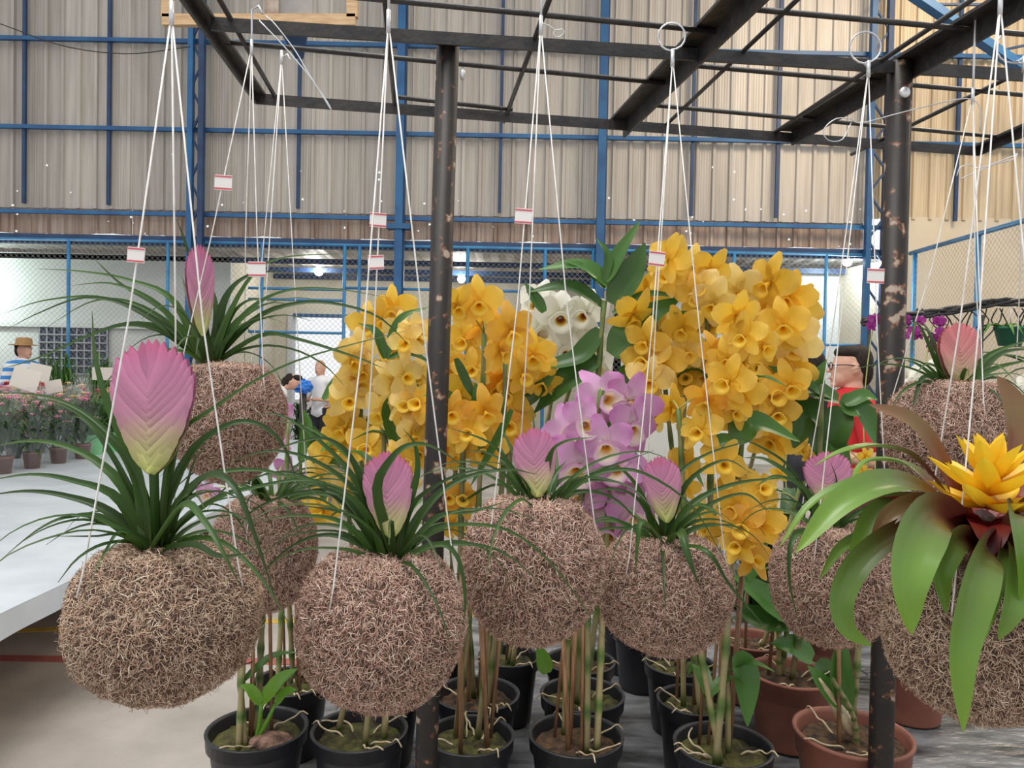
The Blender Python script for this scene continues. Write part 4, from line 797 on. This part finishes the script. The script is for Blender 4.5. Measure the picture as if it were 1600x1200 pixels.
t, CP, Dp = orchid('orchid with one dried pale bulb in the front terracotta pot by the right post', (1332, 1146), 179, [(1345, 880, .03, 1342), (1300, 1060, -.02, 1335)], [], FY, pm=TPOT, soil=SOILB, stakes=1, seed=31, style=1, h=.155, leaves=[(40, (1322, 1110), (1312, 1050), (1318, 985)), (36, (1325, 1110), (1290, 1075), (1262, 1040))])
b0_, b1_ = at(1335, 1150, Dp), at(1280, 1060, Dp); MB().tube(spline([b0_, b0_.lerp(b1_, .5), b1_], 10), [.006, .010, .013, .013, .012, .010, .008, .006, .004, .002], 8).out('dried_bulb', ROOT, t)
orchid('orchid in a terracotta pot behind the right post', (1425, 1025), 110, [(1440, 850), (1400, 820)], [], FY, pm=TPOT, soil=SOILB, stakes=1, seed=32, style=1, extra_leaves=8)
t, CP, Dp = orchid('small yellow spray orchid in a terracotta pot under the dusky quill', (1175, 1000), 104, [(1250, 760, .05), (1290, 760, .0)], [], FY, pm=TPOT, soil=SOILB, stakes=1, seed=33, style=1, extra_leaves=6)
for px, py in ((1256, 680), (1302, 683), (1254, 702), (1266, 712), (1230, 676), (1284, 690), (1298, 700), (1350, 740), (1218, 740), (1205, 780), (1208, 800), (1410, 822), (1352, 712), (1400, 805)): flower(t, at(px, py, Dp - .05), 30 * Dp / F, FY, CP, .6)
for a, b, c in (((1250, 770), (1280, 690), (1225, 672)), ((1260, 770), (1300, 720), (1300, 680)), ((1265, 770), (1310, 700), (1350, 725)), ((1245, 780), (1220, 770), (1205, 790))): MB().tube(spline([at(*q, Dp - .03) for q in (a, b, c)], 10), .0016, 5).out('flower_stem', PED, t)
orchid('leafy orchid in a terracotta pot at the shadowed back', (1290, 985), 100, [(1330, 640), (1360, 700)], [], FY, pm=TPOT, soil=SOILB, stakes=1, seed=34, style=1, extra_leaves=14)

# moth orchids on the back table
def moth(label, px, py, D, fam, n, s, group, pm=CARD, side=1):
    p = at(px, py, D); base = Vector((p.x, p.y, ZT - .016)); t = thing('moth_orchid', base, label, 'orchid', group)
    MB().lathe([(0, .003), (.045, .003), (.06, .11), (.065, .11), (.065, .12), (.055, .12), (.05, .1)], 18, base).out('pot', pm, t)
    for k in range(5):
        a = k * 1.3 + R(0, 1); h = Vector((math.cos(a), math.sin(a), 0)); b = base + Vector((0, 0, .11)); MB().leaf([b, b + h * .05 + Vector((0, 0, .05)), b + h * .11 + Vector((0, 0, .02))], .05, chan=.15, n=8, prof=lanc).out('leaf', OLEAF, t)
    P = spline([base + Vector((0, 0, .1)), base.lerp(p, .6) + Vector((-.04 * side, 0, 0)), p + Vector((0, 0, .03)), p + Vector((.05 * side, -.03, .01)), p + Vector((.10 * side, -.05, -.06))], 20)
    MB().tube(P, .003, 5).out('flower_stem', PED, t)
    for k in range(n):
        q = P[int(9 + 10 * k / n)]; flower(t, q + Vector((R(-.03, .03), R(-.06, 0), R(-.05, .03))), s * R(.9, 1.1), fam, None, .5)
random.seed(9)
for px, py, D, lab in ((1396, 575, 3.5, 'just behind the right post'), (1412, 612, 3.15, 'low beside the salmon-quilled ball'), (1440, 600, 3.3, 'between the right post and the salmon quill'), (1470, 580, 3.5, 'behind the salmon quill'), (1612, 612, 3.15, 'beyond the upright bronze leaf'), (1385, 640, 3.1, 'at the shoulder of the person in red')):
    moth('white moth orchid ' + lab, px, py, D, FWS, 8, .085, 'white moth orchids', side=1)
for px, py, D, lab in ((1366, 512, 3.75, 'showing on the near side of the right post'), (1415, 520, 3.85, 'half covered by the right post'), (1456, 520, 3.75, 'beside the salmon quill'), (1245, 620, 3.2, 'beside the small yellow spray')):
    moth('dark magenta moth orchid ' + lab, px, py, D, FMG, 7, .06, 'magenta moth orchids', BPOT, side=1)
def bush(label, base, w, h, n, leaf, m, name='leafy_plant', pm=BPOT, potd=.16, cat='plant', group=None, blooms=(), arch=.5, low=.85):
    base = Vector(base); t = thing(name, base, label, cat, group)
    MB().lathe([(0, .003), (potd * .36, .003), (potd * .46, potd * .8), (potd * .5, potd * .8), (potd * .5, potd * .9), (potd * .42, potd * .9), (potd * .4, potd * .7)], 18, base).out('pot', pm, t)
    mb = MB(); b0 = base + Vector((0, 0, potd * .75))
    for k in range(n):
        a = R(0, 6.28); hh = Vector((math.cos(a), math.sin(a), 0)); f = R(.3, 1); v = b0 + Vector((hh.x * w * .25 * R(0, 1), hh.y * w * .25 * R(0, 1), h * R(0, .65)))
        q = v + hh * w * .5 * f + Vector((0, 0, h * R(.05, .35))); e = q + hh * w * .12 - Vector((0, 0, h * arch * .15))
        mb.leaf([v, v.lerp(q, .6) + Vector((0, 0, h * .06)), q, e], leaf * R(.7, 1.2), chan=.2, n=5, prof=lanc)
    mb.out('foliage', m, t, kind='stuff')
    for bm_, nb, size in blooms:
        for k in range(nb):
            a = R(0, 6.28); rr3 = w * .42 * math.sqrt(R(0, 1)); c = b0 + Vector((math.cos(a) * rr3, math.sin(a) * rr3, h * R(low, 1.02)))
            mb = MB()
            for j in range(9):
                an = j * .698; hh = Vector((math.cos(an), math.sin(an), 0)); mb.leaf([c, c + hh * size * .3 + Vector((0, 0, size * .2)), c + hh * size * .5 + Vector((0, 0, size * .12))], size * .3, chan=.2, n=4, prof=lanc)
            mb.sphere(c + Vector((0, 0, size * .1)), size * .2, 8, 5); mb.out('bloom', bm_, t)
    return t
PINKB = mat('pink_bloom', (0.72, 0.22, 0.34), (0.8, 0.36, 0.45), 20, .6); YB = mat('yellow_bloom', (0.78, 0.52, 0.03), (0.85, 0.66, .2), 20, .6); RB = mat('red_bloom', (0.5, 0.02, 0.04), (0.6, .06, .08), 20, .6); OB = mat('peach_bloom', (0.8, .5, .3), (0.8, .62, .38), 20, .6)
def celloph():
    m, t, N, L, p = nt('cellophane'); g = N.new('ShaderNodeBsdfGlossy'); g.inputs['Roughness'].default_value = .12; tr = N.new('ShaderNodeBsdfTransparent'); mx = N.new('ShaderNodeMixShader'); mx.inputs[0].default_value = .10
    L.new(tr.outputs[0], mx.inputs[1]); L.new(g.outputs[0], mx.inputs[2]); L.new(mx.outputs[0], N['Material Output'].inputs[0]); return m
CEL = celloph(); GSL = mat('green_sleeve', (0.10, 0.38, 0.15), (0.2, .5, .25), 6, .4); BRP = mat('brown_pot', (0.16, 0.07, 0.05), None, 5, .6); WPOT = mat('pale_pot', (.55, .55, .5), None, 5, .6)
random.seed(21); ORD = ('first', 'second', 'third', 'fourth', 'fifth')
for i, d in enumerate((5.05, 5.35, 5.65, 5.95, 6.25)):
    t = bush('pink chrysanthemum in clear cellophane, ' + ORD[4 - i] + ' in its row counted from the sleeved plants', (-3.62 * G + .02 * i, d * G, ZW), .32, .54, 80, .036, DARKF, 'wrapped_chrysanthemum', BRP, .165, 'flower', 'cellophane wrapped pink chrysanthemums', [(PINKB, 12, .085)], low=.4)
    MB().lathe([(.088, 0), (.11, .14), (.165, .46), (.18, .74)], 10, WM[t].translation).out('cellophane_wrap', CEL, t, False)
for i, d in enumerate((6.55, 6.8, 7.05, 7.3, 7.6)):
    t = bush('leafy plant in a pale green paper sleeve, ' + ORD[i] + ' in its row counted from the cellophane', (-3.64 * G, d * G, ZW), .28, .52, 90, .031, GREENF, 'sleeved_plant', WPOT, .18, 'plant', 'plants in green sleeves')
    MB().lathe([(.095, 0), (.105, .12), (.12, .21)], 12, WM[t].translation).out('paper_sleeve', GSL, t)
k = 0
for X, row in ((-4.1, 'first row behind the wrapped ones'), (-4.55, 'second row behind the wrapped ones'), (-5.0, 'third row behind the wrapped ones'), (-5.5, 'last row behind the wrapped ones')):
    for d in (5.4, 5.8, 6.2, 6.6, 7.0, 7.4, 7.8):
        bl, nm = ((YB, 'yellow'), (RB, 'red'), (OB, 'peach'), (PINKB, 'pink'))[(k * 5 + k // 7) % 4]; k += 1
        bush(f'potted plant with {nm} blooms in the {row}', (X * G + R(-.03, .03), d * G + R(-.04, .04), ZW), .36, .50 + .06 * (X < -4.3), 50, .036, GREENF, 'flowering_plant', BPOT, .165, 'flower', f'{nm} flowering market plants', [(bl, 8, .095)])
for px, lab in ((95, 'left of the barred window, next to the person in the hat'), (160, 'in front of the barred window'), (232, 'on the side of the barred window nearer the doorway')):
    p = at(px, 590, 11.3); bush('large feathery green fern ' + lab, (p.x, p.y, 0), .42, 1.5, 260, .028, GREENF, 'potted_fern', BPOT, .35, 'fern', 'ferns by the barred window', arch=1.2)
for px, D, lab in ((425, 11.5, 'on the wall side of the blue bag'), (470, 11.55, 'right behind the blue bag'), (545, 11.5, 'behind the pale yellow blooms')):
    p = at(px, 640, D); bush('dark green shrub by the bright doorway, ' + lab, (p.x, p.y, 0), .26, .9, 90, .06, DARKF, 'potted_shrub', BPOT, .3, 'shrub', 'shrubs by the doorway')
for px, lab in ((1215, 'under the yellow blooms'), (1375, 'by the right post'), (1560, 'under the bronze bromeliad leaf')):
    p = at(px, 640, 2.72); bush('dark leafy foliage plant between the tables ' + lab, (p.x, 2.72, 0), .30, 1.05, 90, .06, DARKF, 'foliage_plant', BPOT, .3, 'plant', 'dark foliage plants between the tables')
for px, py, D, w, h, tl, lab in ((40, 592, 5.9, 44, 34, .3, 'largest tilted pale card before the striped shirt'), (62, 582, 6.3, 34, 26, .2, 'pale card partly behind the largest one'), (84, 604, 6.1, 26, 20, -.2, 'smallest pale card leaning the other way'), (160, 584, 7.6, 32, 20, 0, 'upright pale card in front of the barred window')):
    D *= G; p = at(px, py, D); s = D / F; t = thing('price_card', (p.x, p.y, ZW), lab + ', on a stick', 'card', 'pale cards above the flowers')
    mw = Matrix.Translation(p) @ Matrix.Rotation(tl, 4, 'Y'); MB().box((-w*s/2, -.002, -h*s/2), (w*s/2, .002, h*s/2)).out('card_sheet', mat('pale_card', (.68, .62, .55)), t, False, mw=mw)
    MB().tube([(p.x, p.y + .01, ZW), (p.x, p.y + .01, p.z)], .006, 6).out('stick', STAKE, t)
# black hanging rail on the right with wires and a green pot
rl = thing('black_rail', at(1480, 480, 4.6), 'black twisted rail with wire uprights over the moth orchids', 'rail')
P = spline([at(px, py, 4.6) for px, py in ((1347, 503), (1420, 494), (1500, 483), (1560, 472), (1640, 474))], 24)
for k in range(4): MB().tube([q + Vector((0, R(-.02, .02), .018 * math.sin(i * .6 + k * 1.6))) for i, q in enumerate(P)], .012, 6).out('cable', STEEL, rl)
for px in (1359, 1469, 1535, 1640):
    a = at(px, 492, 4.6); MB().tube([a, (a.x, a.y, 0)], .010, 6).out('upright', STEEL, rl)
for k in range(26):
    x = R(1425, 1640); MB().tube(spline([at(x, 482, 4.62), at(x + R(-25, 25), 505, 4.62 + R(0, .1)), at(x + R(-50, 50), 535, 4.62)], 6), .004, 4).out('wire', STEEL, rl)
p = at(1578, 525, 4.6); t = thing('hanging_pot', p, 'small dark green pot hanging on the black rail', 'pot')
MB().lathe([(0, -.06), (.06, -.06), (.085, .04), (.09, .04), (.09, .055), (.075, .055), (.07, 0)], 20, p).out('pot_body', mat('green_pot', (.012, .13, .07)), t); MB().tube([p + Vector((0, 0, .05)), at(1580, 476, 4.6)], .003, 4).out('hanger', GALV, t)
mb = MB()
for k in range(14):
    a = R(0, 6.28); hh = Vector((math.cos(a), math.sin(a), 0)); mb.leaf([p + Vector((-.03, 0, .04)), p + hh * .08 + Vector((-.05, 0, .07)), p + hh * .14 + Vector((-.05, 0, 0))], .03, n=6, prof=lanc)
mb.out('foliage', GREENF, t, kind='stuff')

# ================================================================== PEOPLE
def capsule(mb, p, q, r0, r1, n=14):
    p = Vector(p); q = Vector(q); d = q - p; L = max(d.length, 1e-4); d = d / L; pts = []; rad = []
    for i in range(5): a = math.pi/2 * i/4; pts.append(p - d * r0 * math.cos(a)); rad.append(max(r0 * math.sin(a), .0005))
    for i in range(1, 5): pts.append(p + d * L * i/5); rad.append(r0 + (r1 - r0) * i/5)
    for i in range(5): a = math.pi/2 * i/4; pts.append(q + d * r1 * math.sin(a)); rad.append(max(r1 * math.cos(a), .0005))
    mb.tube(pts, rad, n)
def blob(name, shapes, vox, m, parent, mw, smooth=4):
    mb = MB()
    for s in shapes:
        if s[0] == 'e': mb.sphere(s[1], 1, 20, 14, s[2])
        else: capsule(mb, *s)
    me = mb.mesh(name); o = bpy.data.objects.new('tmp', me); COL.objects.link(o)
    r = o.modifiers.new('r', 'REMESH'); r.mode = 'VOXEL'; r.voxel_size = vox
    s_ = o.modifiers.new('s', 'SMOOTH'); s_.iterations = smooth; s_.factor = .5
    dg = bpy.context.evaluated_depsgraph_get(); me2 = bpy.data.meshes.new_from_object(o.evaluated_get(dg)); bpy.data.objects.remove(o)
    me2.name = name; me2.polygons.foreach_set('use_smooth', [True] * len(me2.polygons)); me2.materials.clear()
    return link(name, me2, m, parent, mw)
def person(label, foot, ang, H, shirt, pants, hairm=HAIR, vox=.012, lean=0, hat=False, glasses=False, bun=False, stripes=False, arms='fold', bald=False, sitz=0):
    """local frame: faces -Y, feet at z=0, height 1.70 scaled"""
    mw = Matrix.Translation(foot) @ Matrix.Rotation(ang, 4, 'Z') @ Matrix.Scale(H / 1.70, 4); t = link('person', None, mw=mw, label=label, cat='person')
    ln = lambda y, z: (y - math.sin(lean) * max(0, z - .95), .95 + (z - .95) * math.cos(lean) - sitz if z > .95 else z - sitz * z / .95)
    def v(x, y, z): yy, zz = ln(y, z); return (x, yy, zz)
    hd = [('e', v(0, .005, 1.585), (.074, .095, .112)), ('e', v(0, -.045, 1.53), (.052, .050, .058)), (v(0, -.088, 1.592), v(0, -.110, 1.562), .010, .014), ('e', v(0, -.085, 1.525), (.024, .016, .008)), ('e', v(0, -.088, 1.514), (.022, .014, .008)), ('e', v(0, -.078, 1.485), (.024, .022, .018)),
          ('e', v(-.074, .012, 1.575), (.012, .020, .032)), ('e', v(.074, .012, 1.575), (.012, .020, .032)), (v(0, .02, 1.52), v(0, .025, 1.40), .052, .062)]
    if arms == 'fold': el, wr = .02, (.10, -.24, 1.12)
    else: el, wr = .0, (.22, -.12, .98)
    body = [(v(0, .02, 1.36), v(0, .02, 1.0), .115, .105), (v(-.14, .02, 1.37), v(.14, .02, 1.37), .06, .06), (v(-.07, .02, .95), v(.07, .02, .95), .105, .105)]
    A = []
    for s in (-1, 1):
        sh, eb, w_ = v(s * .185, .02, 1.365), v(s * .245, .04 + el, 1.09), v(s * wr[0], wr[1], wr[2]); A.append((sh, eb, w_))
        body += [(sh, eb, .050, .038), (eb, w_, .037, .026)]
        wv = Vector(w_); dv = (wv - Vector(eb)).normalized(); sd = dv.cross(Vector((0, 0, 1))).normalized(); pm_ = wv + dv * .06
        body.append((w_, pm_, .026, .030))
        for k, Lf in enumerate((.055, .07, .075, .068)): q = pm_ + sd * ((k - 1.5) * .018) + dv * .02; body.append((q, q + dv * Lf * .6, .009, .008)); body.append((q + dv * Lf * .6, q + dv * Lf * .9 + Vector((0, 0, -.02)), .008, .007))
        body.append((wv + dv * .02 + sd * (-s * .02), wv + dv * .06 + sd * (-s * .05), .010, .008))
        hp, kn, an = v(s * .085, .02, .90), v(s * .095, -.02 - sitz * .6, .50), v(s * .10, .03, .09)
        body += [(hp, kn, .085, .056), (kn, an, .052, .036), (v(s * .10, .03, .045), v(s * .11, -.14, .035), .042, .034)]
    blob('body', hd + body, vox, SKIN, t, mw)
    sl = [(v(0, .02, 1.36), v(0, .02, .98), .128, .120), (v(-.14, .02, 1.375), v(.14, .02, 1.375), .068, .068), (v(-.06, .02, .93), v(.06, .02, .93), .118, .118)]
    for sh, eb, w_ in A: sl.append((sh, tuple(Vector(sh).lerp(Vector(eb), .72)), .064, .056))
    blob('shirt', sl, .014, shirt, t, mw)
    pt = [(v(-.07, .02, .93), v(.07, .02, .93), .116, .116)]
    for s in (-1, 1): pt += [(v(s * .085, .02, .90), v(s * .095, -.02 - sitz * .6, .50), .098, .068), (v(s * .095, -.02 - sitz * .6, .50), v(s * .10, .03, .10), .064, .055)]
    blob('trousers', pt, .016, pants, t, mw)
    for s in (-1, 1): blob('shoe', [(v(s * .10, .04, .042), v(s * .11, -.15, .036), .050, .042)], .014, PANTS, t, mw)
    if not bald:
        hs = [('e', v(0, .052, 1.615), (.080, .074, .098)), ('e', v(0, -.002, 1.664), (.072, .082, .044)), ('e', v(0, .085, 1.56), (.062, .042, .080))]
        if bun: hs.append(('e', v(0, .115, 1.60), (.045, .04, .045)))
        blob('hair', hs, .010, hairm, t, mw, 2)
    for s in (-1, 1): MB().sphere(v(s * .030, -.082, 1.592), .010, 10, 7).out('eye', CARD, t, mw=mw); MB().sphere(v(s * .030, -.091, 1.592), .004, 8, 6).out('pupil', HAIR, t, mw=mw)
    MB().tube([v(-.022, -.102, 1.519), v(0, -.106, 1.520), v(.022, -.102, 1.519)], .0035, 5).out('mouth', mat('lips', (.4, .12, .11)) if 'lips' not in bpy.data.materials else bpy.data.materials['lips'], t, mw=mw)
    if glasses:
        g = thing('glasses', mw @ Vector(v(0, -.1, 1.59)), 'dark framed spectacles worn by the person in red', 'glasses')
        for s in (-1, 1):
            MB().tube([v(s * .034 + .026 * math.cos(a * .524), -.108, 1.588 + .021 * math.sin(a * .524)) for a in range(13)], .0028, 5).out('rim', STEEL, g, mw=mw)
            MB().tube([v(s * .060, -.106, 1.594), v(s * .080, -.04, 1.596), v(s * .080, .03, 1.590)], .0028, 5).out('temple', STEEL, g, mw=mw)
        MB().tube([v(-.008, -.110, 1.592), v(.008, -.110, 1.592)], .0025, 5).out('bridge', STEEL, g, mw=mw)
    if hat:
        h = thing('straw_hat', mw @ Vector(v(0, 0, 1.65)), 'brown straw hat worn by the person in the striped shirt', 'hat')
        MB().lathe([(.17, -.015), (.16, -.005), (.095, .0), (.09, .07), (.06, .085), (0, .08)], 24, v(0, .01, 1.645)).out('hat_body', mat('straw', (.30, .16, .06), (.40, .24, .10), 30, .8), h, mw=mw)
def stripes():
    m, t, N, L, p = nt('blue_white_stripes'); tc = N.new('ShaderNodeTexCoord'); wv = N.new('ShaderNodeTexWave'); wv.bands_direction = 'Z'; wv.inputs['Scale'].default_value = 3.2; L.new(tc.outputs['Object'], wv.inputs['Vector'])
    cr = N.new('ShaderNodeValToRGB'); cr.color_ramp.interpolation = 'CONSTANT'; cr.color_ramp.elements[0].color = (.75, .76, .78, 1); cr.color_ramp.elements[1].position = .55; cr.color_ramp.elements[1].color = (.05, .25, .65, 1); L.new(wv.outputs[0], cr.inputs[0]); L.new(cr.outputs[0], p.inputs['Base Color']); p.inputs['Roughness'].default_value = .8; return m
def ground(px, D): v = at(px, 600, D); v.z = 0; return v
def tall(px, py, D): return at(px, py, D).z
person('person in a red shirt with dark hair and glasses, in profile among the orchids', ground(1326, 4.35) + Vector((0, 0, 0)), -math.pi/2 - .1, tall(1326, 541, 4.35), RSHIRT, PANTS, vox=.007, glasses=True, bun=False)
person('person with dark hair facing away behind the yellow orchid', ground(1270, 5.4), math.pi * .9, tall(1270, 549, 5.4), PANTS, PANTS, vox=.012)
person('person in a brown straw hat and blue and white striped shirt', ground(38, 10.4), math.pi/2 - .3, tall(38, 531, 10.4), stripes(), PANTS, vox=.014, hat=True)
person('grey-headed person in a white shirt standing at the bright doorway', ground(500, 11.0), -.3, tall(498, 562, 11.0), WSHIRT, PANTS, vox=.014, bald=True)
person('person in a white shirt bending forward by the doorway', ground(402, 10.0), math.pi/2 + .2, 1.66, WSHIRT, PANTS, vox=.014, lean=.8, arms='down')

t = thing('plastic_bag', ground(474, 10.6), 'bright blue plastic bag heaped by the doorway', 'bag'); p = at(474, 604, 10.6); q = ground(474, 10.6)
MB().tube([(q.x, q.y, 0), (q.x, q.y, p.z - .09)], .05, 8).out('stand', STEEL, t); random.seed(5)
V = MB().sphere(p, .12, 18, 12, (1.1, .8, .8))
for v in V.V: v += Vector((R(-.02, .02), R(-.02, .02), R(-.02, .02)))
V.out('bag', mat('blue_plastic', (.02, .13, .55), (.03, .22, .7), 8, .35), t, False)
